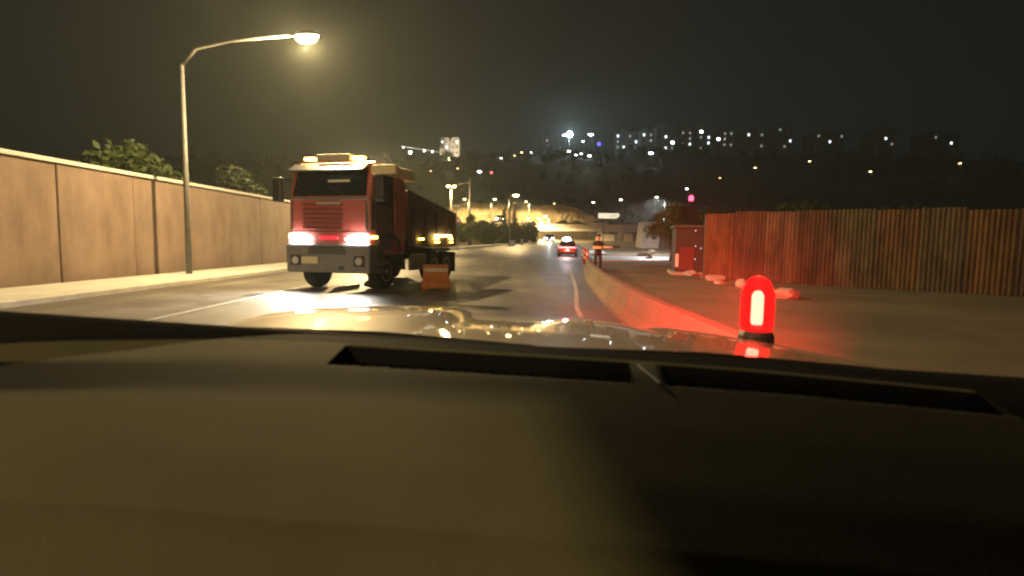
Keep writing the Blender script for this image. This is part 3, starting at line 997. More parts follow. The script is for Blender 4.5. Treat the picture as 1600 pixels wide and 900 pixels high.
# ------------------------------------------------------------------ people and cones
def person():
    t = thing('person', 'person in dark clothes behind the barrier holding something out at arm level', 'person', (3.86, 25.0, -0.05), R(18))
    me = bpy.data.meshes.new('body')
    V = [(0, 0, 0.98), (0, 0.0, 1.16), (0, 0.01, 1.38), (0, 0, 1.50), (0, -0.01, 1.57), (0, -0.02, 1.66), (0, -0.015, 1.75),
         (-0.10, 0, 0.92), (-0.13, -0.03, 0.50), (-0.14, 0.02, 0.09), (-0.14, -0.13, 0.04),
         (0.10, 0, 0.92), (0.12, -0.02, 0.50), (0.13, 0.04, 0.09), (0.13, -0.11, 0.04),
         (-0.19, 0.01, 1.42), (-0.25, -0.06, 1.17), (-0.06, -0.28, 1.17), (0.02, -0.33, 1.19),
         (0.19, 0.01, 1.42), (0.27, -0.06, 1.20), (0.44, -0.24, 1.21), (0.52, -0.27, 1.21)]
    E = [(0, 1), (1, 2), (2, 3), (3, 4), (4, 5), (5, 6), (0, 7), (7, 8), (8, 9), (9, 10), (0, 11), (11, 12), (12, 13), (13, 14), (2, 15), (15, 16), (16, 17), (17, 18), (2, 19), (19, 20), (20, 21), (21, 22)]
    rad = [0.145, 0.14, 0.15, 0.062, 0.075, 0.098, 0.07, 0.10, 0.068, 0.05, 0.045, 0.10, 0.068, 0.05, 0.045, 0.07, 0.053, 0.042, 0.035, 0.07, 0.053, 0.042, 0.035]
    me.from_pydata(V, E, [])
    o = bpy.data.objects.new('body', me)
    COL.objects.link(o)
    o.parent = t
    sk = o.modifiers.new('skin', 'SKIN')
    sk.use_smooth_shade = True
    for i, r in enumerate(rad):
        me.skin_vertices[0].data[i].radius = (r, r * (0.78 if i in (0, 1, 2) else 1.0))
    me.skin_vertices[0].data[0].use_root = True
    ss = o.modifiers.new('sub', 'SUBSURF')
    ss.levels = 2
    ss.render_levels = 2
    # cloth zones by height and reach: dark trousers, dark jacket, reflective band, skin
    m = bpy.data.materials.new('officer_cloth')
    m.use_nodes = True
    nt_ = m.node_tree
    tc = nt_.nodes.new('ShaderNodeTexCoord')
    sp = nt_.nodes.new('ShaderNodeSeparateXYZ')
    nt_.links.new(tc.outputs['Object'], sp.inputs[0])
    cr = nt_.nodes.new('ShaderNodeValToRGB')
    cr.color_ramp.interpolation = 'CONSTANT'
    e = cr.color_ramp.elements
    e[0].position, e[0].color = 0.0, (0.012, 0.012, 0.014, 1)
    e[1].position, e[1].color = 0.96 / 2, (0.02, 0.022, 0.03, 1)
    for pz, c in ((1.13, (0.62, 0.55, 0.30)), (1.26, (0.02, 0.022, 0.03)), (1.50, (0.40, 0.25, 0.17)), (1.68, (0.02, 0.02, 0.025))):
        q = cr.color_ramp.elements.new(pz / 2)
        q.color = (*c, 1)
    dv = nt_.nodes.new('ShaderNodeMath')
    dv.operation = 'DIVIDE'
    dv.inputs[1].default_value = 2.0
    nt_.links.new(sp.outputs['Z'], dv.inputs[0])
    nt_.links.new(dv.outputs[0], cr.inputs['Fac'])
    nt_.links.new(cr.outputs['Color'], nt_.nodes['Principled BSDF'].inputs['Base Color'])
    nt_.nodes['Principled BSDF'].inputs['Roughness'].default_value = 0.8
    me.materials.append(m)
    # peaked cap and fingers
    MB().lathe([(0.105, 1.70), (0.115, 1.735), (0.10, 1.785), (0.03, 1.80)], (0, -0.015, 0), n=14).build('cap', mat('cap_cloth', (0.015, 0.016, 0.022), 0.8), t, smooth=True)
    skin = mat('skin', (0.42, 0.26, 0.18), 0.6)
    for k in range(4):
        z = 1.235 - 0.02 * k
        MB().tube([(0.53, -0.275, z), (0.575, -0.30 + 0.004 * k, z - 0.003), (0.585, -0.33, z - 0.006), (0.555, -0.345, z - 0.006)], [0.01, 0.0095, 0.009, 0.007], 6).build('finger', skin, t, smooth=True)
    MB().tube([(0.52, -0.29, 1.235), (0.545, -0.325, 1.25), (0.57, -0.345, 1.252)], [0.011, 0.010, 0.008], 6).build('thumb', skin, t, smooth=True)
    return t


pr = person()
# what the person holds: a dark hand-held device
u = Matrix.Rotation(R(18), 3, 'Z') @ Vector((0.60, -0.315, 1.215))
hd_ = thing('handheld_device', 'dark handheld device in the hand of the person behind the barrier', 'device', Vector((3.86, 25.0, -0.05)) + u, R(10))
MB().box(-0.03, 0.22, -0.04, 0.04, -0.03, 0.05).build('case', M_dark, hd_, bevel=0.012)
MB().box(-0.015, 0.02, -0.018, 0.018, -0.12, -0.03).build('grip', M_dark, hd_, bevel=0.008)
MB().lathe([(0.035, 0.22), (0.04, 0.27), (0.03, 0.29)], (0, 0, 0.012), axis='X', n=12).build('front_tube', M_dark, hd_)

M_red = mat('red_plastic', (0.50, 0.03, 0.035), 0.45)
M_refl = mat('reflective_band', (0.75, 0.73, 0.7), 0.35)
cone0 = None
for i, (px, py, Y) in enumerate(((913.5, 405, 33), (917.5, 409, 28), (911, 399, 40))):
    q = on_ground(px, py, Y)
    if cone0 is None:
        cone0 = thing('delineator_post', 'red plastic delineator post with white bands where the barrier ends', 'traffic post', q, 0, 'delineator posts past the barrier end')
        MB().box(-0.2, 0.2, -0.2, 0.2, 0, 0.05).build('foot', M_rubber, cone0, bevel=0.015)
        MB().lathe([(0.075, 0.05), (0.065, 1.0), (0.05, 1.06), (0.02, 1.07)], n=12).build('post', M_red, cone0, smooth=True)
        for z in (0.45, 0.75):
            MB().lathe([(0.074, z), (0.072, z + 0.12)], n=12).build('band', M_refl, cone0, smooth=True)
    else:
        c = copy_tree(cone0)
        c.location = q

# orange plastic block beside the truck
q = at(681, 452, 15.5)
ob = thing('road_barrier_block', 'orange plastic road barrier block standing beside the truck', 'barrier', (q.x, 15.5, 0.004), R(8))
M_or = mat('orange_plastic', (0.45, 0.14, 0.02), 0.6, c2=(0.30, 0.10, 0.02), scale=4, detail=9)
MB().loft([[(-0.40, -0.26, 0.05), (0.40, -0.26, 0.05), (0.40, 0.26, 0.05), (-0.40, 0.26, 0.05)],
           [(-0.40, -0.24, 0.2), (0.40, -0.24, 0.2), (0.40, 0.24, 0.2), (-0.40, 0.24, 0.2)],
           [(-0.36, -0.12, 0.36), (0.36, -0.12, 0.36), (0.36, 0.12, 0.36), (-0.36, 0.12, 0.36)],
           [(-0.36, -0.09, 0.70), (0.36, -0.09, 0.70), (0.36, 0.09, 0.70), (-0.36, 0.09, 0.70)]]).build('shell', M_or, ob, bevel=0.03)
for s in (-1, 1):
    MB().box(s * 0.27 - 0.09, s * 0.27 + 0.09, -0.2, 0.2, 0.0, 0.055).build('foot', M_or, ob)
MB().box(-0.33, 0.33, -0.125, -0.098, 0.50, 0.60).build('band', mat('worn_band', (0.55, 0.5, 0.42), 0.5, c2=(0.4, 0.33, 0.25), scale=9), ob)
MB().lathe([(0.05, 0.70), (0.05, 0.735), (0.02, 0.74)], n=12).build('filler_cap', M_dark, ob)


# ------------------------------------------------------------------ vehicles
def wheel(parent, x, y, r, wd, name='wheel', rim=M_rim):
    s = 1 if x > 0 else -1
    w_ = MB().lathe([(r * 0.6, -wd / 2), (r * 0.93, -wd / 2), (r, -wd * 0.36), (r, wd * 0.36), (r * 0.93, wd / 2), (r * 0.6, wd / 2)], axis='X', n=24).build(name, M_rubber, parent, smooth=False)
    w_.location = (x, y, r)
    MB().lathe([(r * 0.58, s * wd * 0.40), (r * 0.56, s * wd * 0.51), (r * 0.25, s * wd * 0.44), (r * 0.1, s * wd * 0.52), (0.01, s * wd * 0.53)], axis='X', n=16).build('rim', rim, w_, smooth=False)
    return w_


def sedan(label, loc, rz, paint, head=None, tail=None, group=None, bar=False, L=4.4):
    """front towards -y of its own frame"""
    t = thing('car', label, 'car', loc, rz, group)
    hL = L / 2
    st = [(-hL, 0.42, 0.62, 0.72), (-hL + 0.12, 0.25, 0.74, 0.82), (-hL + 0.9, 0.2, 0.92, 0.89), (-0.75, 0.2, 0.98, 0.9), (0.9, 0.2, 0.98, 0.9), (hL - 0.75, 0.2, 1.0, 0.9), (hL - 0.1, 0.28, 0.98, 0.84), (hL, 0.42, 0.86, 0.76)]
    secs = []
    for y, z0, z1, hw in st:
        secs.append([(-hw * 0.94, y, z0), (hw * 0.94, y, z0), (hw, y, z0 + 0.25), (hw * 0.97, y, z1 - 0.05), (hw * 0.86, y, z1), (-hw * 0.86, y, z1), (-hw * 0.97, y, z1 - 0.05), (-hw, y, z0 + 0.25)])
    MB().loft(secs).build('body', paint, t, bevel=0.02)
    g = [(-0.8, 0.97, 0.76, 0.98), (-0.05, 0.97, 0.64, 1.41), (0.85, 0.97, 0.64, 1.42), (1.6, 0.99, 0.74, 1.0)]
    MB().loft([[(-0.8, y, z0 - 0.03), (0.8, y, z0 - 0.03), (hw, y, z1), (-hw, y, z1)] for y, z0, hw, z1 in g]).build('window', M_glassdark, t, bevel=0.02)
    MB().box(-0.62, 0.62, -0.05, 0.85, 1.405, 1.445).build('roof', paint, t, bevel=0.02)
    for sx in (-1, 1):
        for y in (-hL + 0.85, hL - 0.85):
            wheel(t, sx * 0.80, y, 0.32, 0.2)
        MB().box(sx * 0.62 - 0.17, sx * 0.62 + 0.17, -hL - 0.02, -hL + 0.1, 0.62, 0.75).build('headlight', head or M_glassdark, t, bevel=0.03)
        if not bar:
            MB().box(sx * 0.62 - 0.18, sx * 0.62 + 0.18, hL - 0.1, hL + 0.02, 0.72, 0.86).build('taillight', tail or M_red, t, bevel=0.02)
    if bar:
        MB().box(-0.78, 0.78, hL - 0.1, hL + 0.03, 0.80, 0.88).build('taillight', tail, t, bevel=0.02)
    MB().box(-0.26, 0.26, hL, hL + 0.03, 0.5, 0.61).build('number_plate', M_refl, t)
    return t


def face(dx, dy):
    """yaw that points a thing's front (-y) along (dx, dy)"""
    return math.atan2(dx, -dy)


TAIL = emit('tail_glow', (1.0, 0.10, 0.10), 14)
q = at(887, 400, 53)
pc = sedan('dark red car driving ahead with a glowing tail light bar and white roof light', (q.x, q.y, road_z(q.y) + 0.004), face(0.13, 1.0), mat('dark_red_paint', (0.16, 0.015, 0.02), 0.3, coat=1.0), None, TAIL, None, True)
MB().box(-0.36, 0.5, 0.2, 0.5, 1.45, 1.50).build('light_bar_base', M_dark, pc)
MB().lathe([(0.36, 0.0), (0.36, 0.14), (0.26, 0.22), (0.05, 0.26)], (0.12, 0.35, 1.50), n=16).build('roof_light', emit('roof_light', (1.0, 0.93, 0.95), 40), pc, smooth=True)
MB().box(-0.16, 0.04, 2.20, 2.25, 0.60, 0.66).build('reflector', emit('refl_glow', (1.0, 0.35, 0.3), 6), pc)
lamp('POINT', 'tail_lamp', pc, (0, 2.5, 0.8), (1.0, 0.12, 0.1), 70, 0.2)
lamp('POINT', 'roof_lamp', pc, (0.12, 0.4, 1.95), (1, 0.95, 0.95), 260, 0.15)
HEAD = emit('head_glow', (0.9, 0.98, 1.0), 60)
q = at(858, 371, 100)
oc = sedan('oncoming car with bright white headlights on the road bend', (q.x, q.y, road_z(q.y) + 0.004), face(-0.05, -1.0), mat('grey_paint', (0.12, 0.12, 0.13), 0.3, coat=1.0), HEAD)
lamp('SPOT', 'head_lamp', oc, (0, -2.4, 0.7), (0.9, 0.97, 1.0), 1200, 0.15, (R(-70), 0, 0), R(90), 0.8)
q = at(780, 353, 102)
sedan('car with white headlights waiting on the bank above the shrubs', (q.x, 102.5, G(q.x, 102.5) - 0.04), face(0.1, -1.0), mat('grey_paint', (0.12, 0.12, 0.13), 0.3, coat=1.0), HEAD)
for px, m, lb in ((882, mat('black_paint', (0.02, 0.02, 0.022), 0.3, coat=1.0), 'dark car parked on the flyover deck'), (903, mat('black_paint', (0.02, 0.02, 0.022), 0.3, coat=1.0), 'dark car parked on the flyover deck'), (936, mat('white_paint', (0.7, 0.7, 0.68), 0.35, coat=1.0), 'pale car on the flyover deck below the backlit sign')):
    q = at(px, 350, 129)
    sedan(lb, (q.x, 128.6, 4.76), R(90), m, group='cars on the flyover deck')

# ---- the truck: front at y = 0 facing -y, length along +y
tr = thing('truck', 'dull red tipper truck with white headlights and amber marker lamps coming past', 'truck', (-4.86, 14.7, 0.004), R(-15))
M_tred = mat('truck_red', (0.46, 0.10, 0.085), 0.45, c2=(0.36, 0.08, 0.068), scale=1.2, coat=0.4, detail=9)
M_cream = mat('cream_panel', (0.62, 0.55, 0.34), 0.5)
M_tgrey = mat('bumper_grey', (0.13, 0.12, 0.12), 0.6, c2=(0.18, 0.17, 0.165), scale=3)
M_tdark = mat('tipper_dark', (0.075, 0.05, 0.05), 0.6, c2=(0.11, 0.075, 0.07), scale=1.5, bump=0.2)
AMB = emit('amber_marker', (1.0, 0.62, 0.10), 14)
AMB2 = emit('amber_strip', (1.0, 0.72, 0.25), 18)


def ringc(hw, y, z0, z1):
    return [(-hw, y, z0), (hw, y, z0), (hw, y, z1), (-hw, y, z1)]


cab = MB()
prof = [(0.0, 0.95), (0.0, 2.45), (0.22, 3.30), (0.45, 3.42), (2.0, 3.42), (2.05, 0.95)]
cab.prism(prof, -1.22, 1.22)
cab.build('cab', M_tred, tr, bevel=0.10)
ws = MB()
ws.hexa([(-1.10, -0.02, 2.50), (1.10, -0.02, 2.50), (1.10, 0.1, 2.50), (-1.10, 0.1, 2.50), (-1.04, 0.175, 3.26), (1.04, 0.175, 3.26), (1.04, 0.3, 3.26), (-1.04, 0.3, 3.26)])
o = ws.build('windscreen', M_glassdark, tr, bevel=0.02)
for s in (-1, 1):
    MB().tube([(s * 0.5, -0.03, 2.53), (s * 0.5 - 0.55, 0.03, 2.75)], 0.015, 5).build('wiper', M_dark, o)
for i in range(6):
    z = 1.62 + i * 0.125
    MB().box(-0.78, 0.42, -0.04, 0.0, z, z + 0.07).build('grille_slat', mat('grille_dark', (0.16, 0.03, 0.028), 0.55), tr, bevel=0.01)
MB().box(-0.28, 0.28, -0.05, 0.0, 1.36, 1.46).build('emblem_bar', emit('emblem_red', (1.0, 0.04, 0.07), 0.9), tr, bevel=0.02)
MB().prism([(-0.12, 0.48), (-0.12, 1.22), (0.0, 1.27), (0.7, 1.27), (0.7, 0.48)], -1.25, 1.25).build('bumper', M_tgrey, tr, bevel=0.05)
MB().box(-0.76, -0.26, -0.145, -0.12, 0.72, 0.90).build('number_plate', M_cream, tr, bevel=0.01)
HT = emit('truck_head_glow', (1.0, 0.95, 0.86), 55)
for s in (-1, 1):
    pts = [(s * 0.52, 1.38), (s * 0.72, 1.27), (s * 1.14, 1.27), (s * 1.14, 1.49), (s * 0.8, 1.49)]
    hl = plate(pts, -0.09, 0.0).build('headlight', HT, tr)
    lamp('SPOT', 'head_lamp', tr, (s * 0.85, -0.25, 1.38), (1.0, 0.94, 0.85), 800, 0.12, (R(-52), 0, 0), R(92), 0.9)
    MB().box(s * 1.235 - 0.03, s * 1.235 + 0.03, 0.02, 0.30, 1.40, 1.47).build('indicator', AMB, tr, bevel=0.01)
    # mirrors
    mi = MB().box(s * 1.52 - 0.14, s * 1.52 + 0.14, -0.12, 0.06, 2.35, 3.0).build('mirror', M_dark, tr, bevel=0.05)
    MB().tube([(s * 1.22, 0.15, 2.95), (s * 1.52, -0.03, 2.97), (s * 1.52, -0.03, 2.9)], 0.025, 6).build('arm', M_dark, mi)
    if s > 0:
        MB().box(min(s * 1.30, s * 2.02), max(s * 1.30, s * 2.02), -0.16, 0.10, 3.02, 3.27).build('mirror_housing', M_cream, tr, bevel=0.07)
    # door with side window
    dr = MB().box(s * 1.222 - 0.015, s * 1.222 + 0.015, 0.25, 1.25, 1.1, 3.15).build('door', mat('door_dark', (0.08, 0.035, 0.04), 0.45, coat=0.3), tr, bevel=0.01)
    MB().hexa([(s * 1.23, 0.32, 2.3), (s * 1.245, 0.32, 2.3), (s * 1.245, 1.18, 2.3), (s * 1.23, 1.18, 2.3), (s * 1.23, 0.48, 3.08), (s * 1.245, 0.48, 3.08), (s * 1.245, 1.18, 3.08), (s * 1.23, 1.18, 3.08)]).build('side_window', M_glassdark, dr)
    MB().box(s * 1.25 - 0.012, s * 1.25 + 0.012, 1.0, 1.18, 1.95, 2.0).build('handle', M_dark, dr)
    MB().box(s * 1.23 - 0.02, s * 1.23 + 0.02, 1.32, 1.98, 1.35, 3.05).build('rear_panel', M_tred, tr, bevel=0.02)
    # cream roof fairing along the top edge
    MB().hexa([(s * 0.95, 0.55, 3.10), (s * 1.34, 0.55, 3.10), (s * 1.34, 2.5, 3.10), (s * 0.95, 2.5, 3.10), (s * 0.95, 0.75, 3.44), (s * 1.28, 0.75, 3.40), (s * 1.28, 2.5, 3.44), (s * 0.95, 2.5, 3.44)]).build('roof_fairing', M_cream, tr, bevel=0.05)
    # roof lamps
    MB().box(s * 0.72 - 0.17, s * 0.72 + 0.17, 0.22, 0.40, 3.47, 3.55).build('roof_marker', AMB, tr, bevel=0.02)
    MB().box(s * 1.0 - 0.06, s * 1.0 + 0.06, 0.25, 0.4, 3.43, 3.47).build('marker_bracket', M_dark, tr)
MB().box(-0.5, 0.5, 0.22, 0.45, 3.44, 3.62).build('roof_sign', mat('roof_sign_pale', (0.5, 0.46, 0.36), 0.5), tr, bevel=0.02)
MB().box(-0.05, 0.60, 0.045, 0.085, 2.86, 2.93).build('windscreen_reflection', mat('pale_strip', (0.6, 0.62, 0.5), 0.4), tr, bevel=0.01)  # pale strip imitates a streak of light reflected in the windscreen
MB().prism([(-0.20, 3.16), (0.16, 3.36), (0.20, 3.33), (-0.16, 3.12)], -1.12, 1.12).build('sun_visor', mat('visor_smoke', (0.03, 0.025, 0.025), 0.3), tr, bevel=0.01)
MB().box(-1.19, 1.19, -0.03, 0.02, 2.40, 2.47).build('scuttle_strip', M_tgrey, tr, bevel=0.01)
MB().box(-1.21, 1.21, -0.012, 0.01, 1.555, 1.575).build('panel_seam', M_dark, tr)
bd = MB().box(-0.36, 0.36, -0.05, 0.0, 2.28, 2.36).build('badge', mat('badge_chrome', (0.6, 0.58, 0.55), 0.3, metal=0.9), tr, bevel=0.015)
for s in (-1, 1):
    MB().hexa([(s * 1.08, -0.03, 1.6), (s * 1.235, 0.06, 1.6), (s * 1.235, 0.2, 1.6), (s * 1.08, 0.02, 1.6), (s * 1.08, -0.02, 2.4), (s * 1.235, 0.06, 2.4), (s * 1.235, 0.2, 2.4), (s * 1.08, 0.02, 2.4)]).build('corner_vane', M_tdark, tr, bevel=0.02)
    fg = MB().lathe([(0.10, -0.15), (0.10, -0.12), (0.04, -0.11)], (s * 0.95, 0, 0.80), axis='Y', n=16).build('fog_lamp', mat('lamp_glass', (0.5, 0.5, 0.48), 0.12), tr, smooth=False)
    MB().box(s * 0.95 - 0.16, s * 0.95 + 0.16, -0.126, -0.118, 0.66, 0.94).build('bezel', M_dark, fg)
    for z in (0.62, 0.92):
        MB().box(s * 1.18 - 0.08, s * 1.18 + 0.08, 0.3, 0.62, z, z + 0.05).build('step', M_dark, tr)
    MB().tube([(s * 1.27, 1.28, 1.5), (s * 1.29, 1.28, 1.7), (s * 1.29, 1.28, 2.5), (s * 1.27, 1.28, 2.7)], 0.018, 6).build('grab_rail', M_dark, tr)
    MB().box(s * 1.0 - 0.2, s * 1.0 + 0.2, 6.12, 6.15, 0.25, 0.95).build('mud_flap', M_rubber, tr)
    MB().tube([(s * 1.245, 0.2, 1.05), (s * 1.25, 0.42, 1.38), (s * 1.25, 0.95, 1.52), (s * 1.25, 1.48, 1.38), (s * 1.25, 1.65, 1.05)], 0.05, 6).build('wheel_arch', M_dark, tr)
for k in range(4):
    MB().box(-0.55, 0.55, -0.135, -0.118, 0.98 + k * 0.055, 1.01 + k * 0.055).build('intake_slat', M_dark, tr)
MB().box(0.35, 0.5, -0.15, -0.1, 0.56, 0.66).build('tow_eye', M_dark, tr, bevel=0.02)
# chassis and tipper body
MB().box(-0.5, 0.5, 0.6, 6.1, 0.75, 1.1).build('chassis', M_dark, tr)
MB().hexa([(-1.22, 2.2, 1.15), (1.22, 2.2, 1.15), (1.22, 6.1, 1.15), (-1.22, 6.1, 1.15), (-1.25, 2.2, 2.85), (1.25, 2.2, 2.85), (1.25, 6.25, 2.35), (-1.25, 6.25, 2.35)]).build('tipper_body', M_tdark, tr, bevel=0.04)
for k in range(5):
    y = 2.5 + k * 0.85
    for s in (-1, 1):
        MB().hexa([(s * 1.22, y, 1.2), (s * 1.29, y, 1.2), (s * 1.29, y + 0.09, 1.2), (s * 1.22, y + 0.09, 1.2), (s * 1.24, y, 2.3), (s * 1.31, y, 2.3), (s * 1.31, y + 0.09, 2.3), (s * 1.24, y + 0.09, 2.3)]).build('body_rib', M_tdark, tr)
for s in (-1, 1):
    MB().box(s * 1.30, s * 1.34, 4.0, 5.45, 1.50, 1.555).build('marker_strip', AMB2, tr)
    for y0, y1, z in ((3.95, 4.3, 1.40), (4.0, 4.35, 1.29), (5.3, 5.55, 1.41), (5.35, 5.6, 1.29), (2.75, 3.1, 1.38)):
        MB().box(s * 1.30, s * 1.34, y0, y1, z, z + 0.05).build('side_marker', AMB, tr)
    MB().box(s * 1.12, s * 1.2, 2.4, 3.6, 0.45, 0.95).build('side_guard', M_tgrey, tr, bevel=0.03)
    MB().box(s * 1.0, s * 1.22, 4.0, 5.6, 1.02, 1.12).build('mudguard', M_dark, tr, bevel=0.03)
for x in (-1.0, 1.0):
    for y in (0.95, 4.3, 5.45):
        wheel(tr, x, y, 0.5, 0.34)

# ------------------------------------------------------------------ left roadside wall (far pavement)
lw = thing('boundary_wall', 'long beige panel wall behind the far pavement', 'wall', (-12.4, -12, 0.0))
M_wall = mat('wall_render', (0.15, 0.105, 0.08), 0.85, c2=(0.22, 0.155, 0.115), scale=0.8, bump=0.3, bscale=12)
stains(M_wall, 0.5, 0.12, 0.72)
pm = None
for i in range(26):
    o = MB().box(-0.15, 0.15, 0.015, 2.985, -0.1, 3.3).build('panel', M_wall, lw, bevel=0.02) if pm is None else bpy.data.objects.new('panel', pm.data)
    if pm is None:
        pm = o
    else:
        COL.objects.link(o)
        o.parent = lw
        bv = o.modifiers.new('bevel', 'BEVEL')
        bv.width = 0.02
    o.location = (0.012 * (i % 2), i * 3.0, 0)
MB().box(-0.22, 0.24, 0, 78, 3.3, 3.42).build('coping', M_conc2, lw, bevel=0.02)
for i, (y, hh, rr) in enumerate(((6, 5.6, 2.3), (14, 6.4, 2.6), (24, 5.8, 2.4), (35, 6.2, 2.6), (48, 6.0, 2.6))):
    tree('garden_tree', 'broad dark tree rising behind the beige boundary wall', (-16.5 - (i % 2), y, -0.05), hh, rr, M_leafdark if i % 2 else M_leaf, 0.3, 2600, 0.17, 'trees behind the boundary wall')

# ------------------------------------------------------------------ ridge: buildings, crane, wood
M_lit = [emit('lit_window_cool', (0.85, 0.95, 1.0), 3.0), emit('lit_window_dim', (0.9, 0.9, 0.8), 0.4), emit('lit_window_strong', (0.95, 0.98, 1.0), 14)]
M_fac = mat('facade', (0.32, 0.28, 0.24), 0.9, c2=(0.38, 0.33, 0.28), scale=0.3)
M_facd = mat('facade_dark', (0.20, 0.205, 0.19), 0.9, c2=(0.26, 0.26, 0.24), scale=0.3)
M_win = mat('window_dark', (0.03, 0.033, 0.036), 0.25)
win_mesh = {}


def win(parent, x, z, m, sx=1.0, sz=1.15):
    key = (m.name, sx, sz)
    if key not in win_mesh:
        b = MB().box(-sx / 2, sx / 2, -0.08, 0.0, -sz / 2, sz / 2)
        me = bpy.data.meshes.new('window')
        me.from_pydata(b.v, [], b.f)
        me.materials.append(m)
        win_mesh[key] = me
    o = bpy.data.objects.new('window', win_mesh[key])
    COL.objects.link(o)
    o.parent = parent
    o.location = (x, -0.01, z)
    return o


def block(x0, x1, ytop, Y, label, facade, lit=(), depth=14, dark=True, group=None, cols=None, extra=True):
    """an apartment block: pixel span, top row, distance"""
    a, b = at(x0, ytop, Y), at(x1, ytop, Y)
    base = min(G(a.x, Y), G(b.x, Y)) - 1.0
    t = thing('apartment_block', label, 'building', ((a.x + b.x) / 2, Y, base), 0, group)
    W, H = b.x - a.x, (a.z + b.z) / 2 - base
    MB().box(-W / 2, W / 2, 0, depth, 0, H).build('wall', facade, t)
    MB().box(-W / 2 - 0.2, W / 2 + 0.2, -0.2, depth + 0.2, H, H + 0.7).build('roof', facade, t)
    MB().box(-W * 0.2, W * 0.12, 4, 9, H + 0.7, H + 3.0).build('stair_head', facade, t)
    used = set()
    nc = cols or max(2, int(W / 3.0))
    fl_ = 3.1
    for px, py, k in lit:
        p = at(px, py, Y)
        ci = min(nc - 1, max(0, int((p.x - (t.location.x - W / 2)) / W * nc)))
        ri = int((H - 1.6 - (p.z - base)) / fl_ + 0.5)
        if (ci, ri) in used:
            ci = min(nc - 1, ci + 1)
        used.add((ci, ri))
        win(t, -W / 2 + W * (ci + 0.5) / nc, H - 1.7 - fl_ * ri, M_lit[k], 1.5 if k == 2 else 1.1, 1.3)
    if dark:
        for ri in range(int((H - 3) / fl_)):
            for ci in range(nc):
                if (ci, ri) not in used:
                    win(t, -W / 2 + W * (ci + 0.5) / nc, H - 1.7 - fl_ * ri, M_win)
    return t


# lit tower: two wings and a dark stairwell between them
Yt = 330
a, b = at(687, 217, Yt), at(718, 217, Yt)
base = G(a.x, Yt) - 1
tw = thing('lit_tower', 'beige floodlit twin wing tower block standing alone on the ridge', 'building', ((a.x + b.x) / 2, Yt, base))
W, H = b.x - a.x, a.z - base
for s, f_ in ((-1, 0.02), (1, 0.06)):
    xa, xb = (-W / 2, -W * f_) if s < 0 else (W * f_, W / 2)
    wg = MB().box(xa, xb, 0, 14, 0, H).build('wing', M_fac, tw)
    MB().box(xa + 0.3, xb - 0.3, 0.5, 13, H, H + 1.0).build('roof', M_fac, wg)
    for r_ in range(int(H / 3)):
        for c_ in range(2):
            win(tw, xa + (xb - xa) * (0.28 + 0.44 * c_), H - 1.7 - 3.0 * r_, M_lit[0] if (s, r_, c_) in ((1, 0, 1), (-1, 1, 1), (-1, 0, 0)) else M_win, 1.0, 1.1)
MB().box(-W * 0.018, W * 0.058, 1.5, 13, 0, H - 0.5).build('stairwell', M_facd, tw)
for r_ in range(int(H / 3)):
    MB().box(-W * 0.02 - 0.3, W * 0.04, -0.5, 1.5, H - 2.0 - 3 * r_, H - 1.2 - 3 * r_).build('balcony', M_facd, tw)
q = at(700, 262, Yt - 34)
fd = thing('floodlight', 'ground floodlight washing the beige tower block', 'floodlight', (q.x, Yt - 26, G(q.x, Yt - 26) - 0.05))
MB().tube([(0, 0, -0.1), (0, 0, 0.5)], 0.06, 6).build('stand', M_dark, fd)
MB().box(-0.4, 0.4, -0.2, 0.2, 0.5, 1.0).build('housing', M_dark, fd, bevel=0.05)
lamp('SPOT', 'bulb', fd, (0, 0.5, 1.0), (1.0, 0.86, 0.62), 110000, 0.3, (R(112), 0, 0), R(70), 0.7)

# crane with a string of lamps on its jib
jt, jr = at(626, 228, 345), at(688, 239, 352)
cr = thing('tower_crane', 'tower crane behind the lit tower with lamps along its jib', 'crane', (jr.x + 4, 352, G(jr.x, 352) - 1))
b0 = cr.location
MB().tube([(0, 0, 0), (0, 0, jr.z - b0.z + 3)], 0.7, 4).build('mast', M_pole, cr)
jp = [(jr.x - b0.x + 3, 0, jr.z - b0.z), (jt.x - b0.x, jt.y - b0.y, jt.z - b0.z)]
jb = MB().tube(jp, 0.32, 4).build('jib', emit('jib_lights', (1.0, 0.97, 0.8), 0.35), cr)
for px, py, r_, k in ((641, 238, 0.95, 22), (663, 235.5, 0.6, 16), (675.5, 237, 0.55, 14), (630, 230, 0.5, 12)):
    q = at(px, py, 346.5)
    MB().lathe([(0.05, -r_), (r_ * 0.7, -r_ * 0.7), (r_, 0), (r_ * 0.7, r_ * 0.7), (0.05, r_)], q - Vector(b0), n=12).build('jib_lamp', emit('jib_lamp_%d' % k, (0.95, 1.0, 0.85), k), jb, smooth=True)

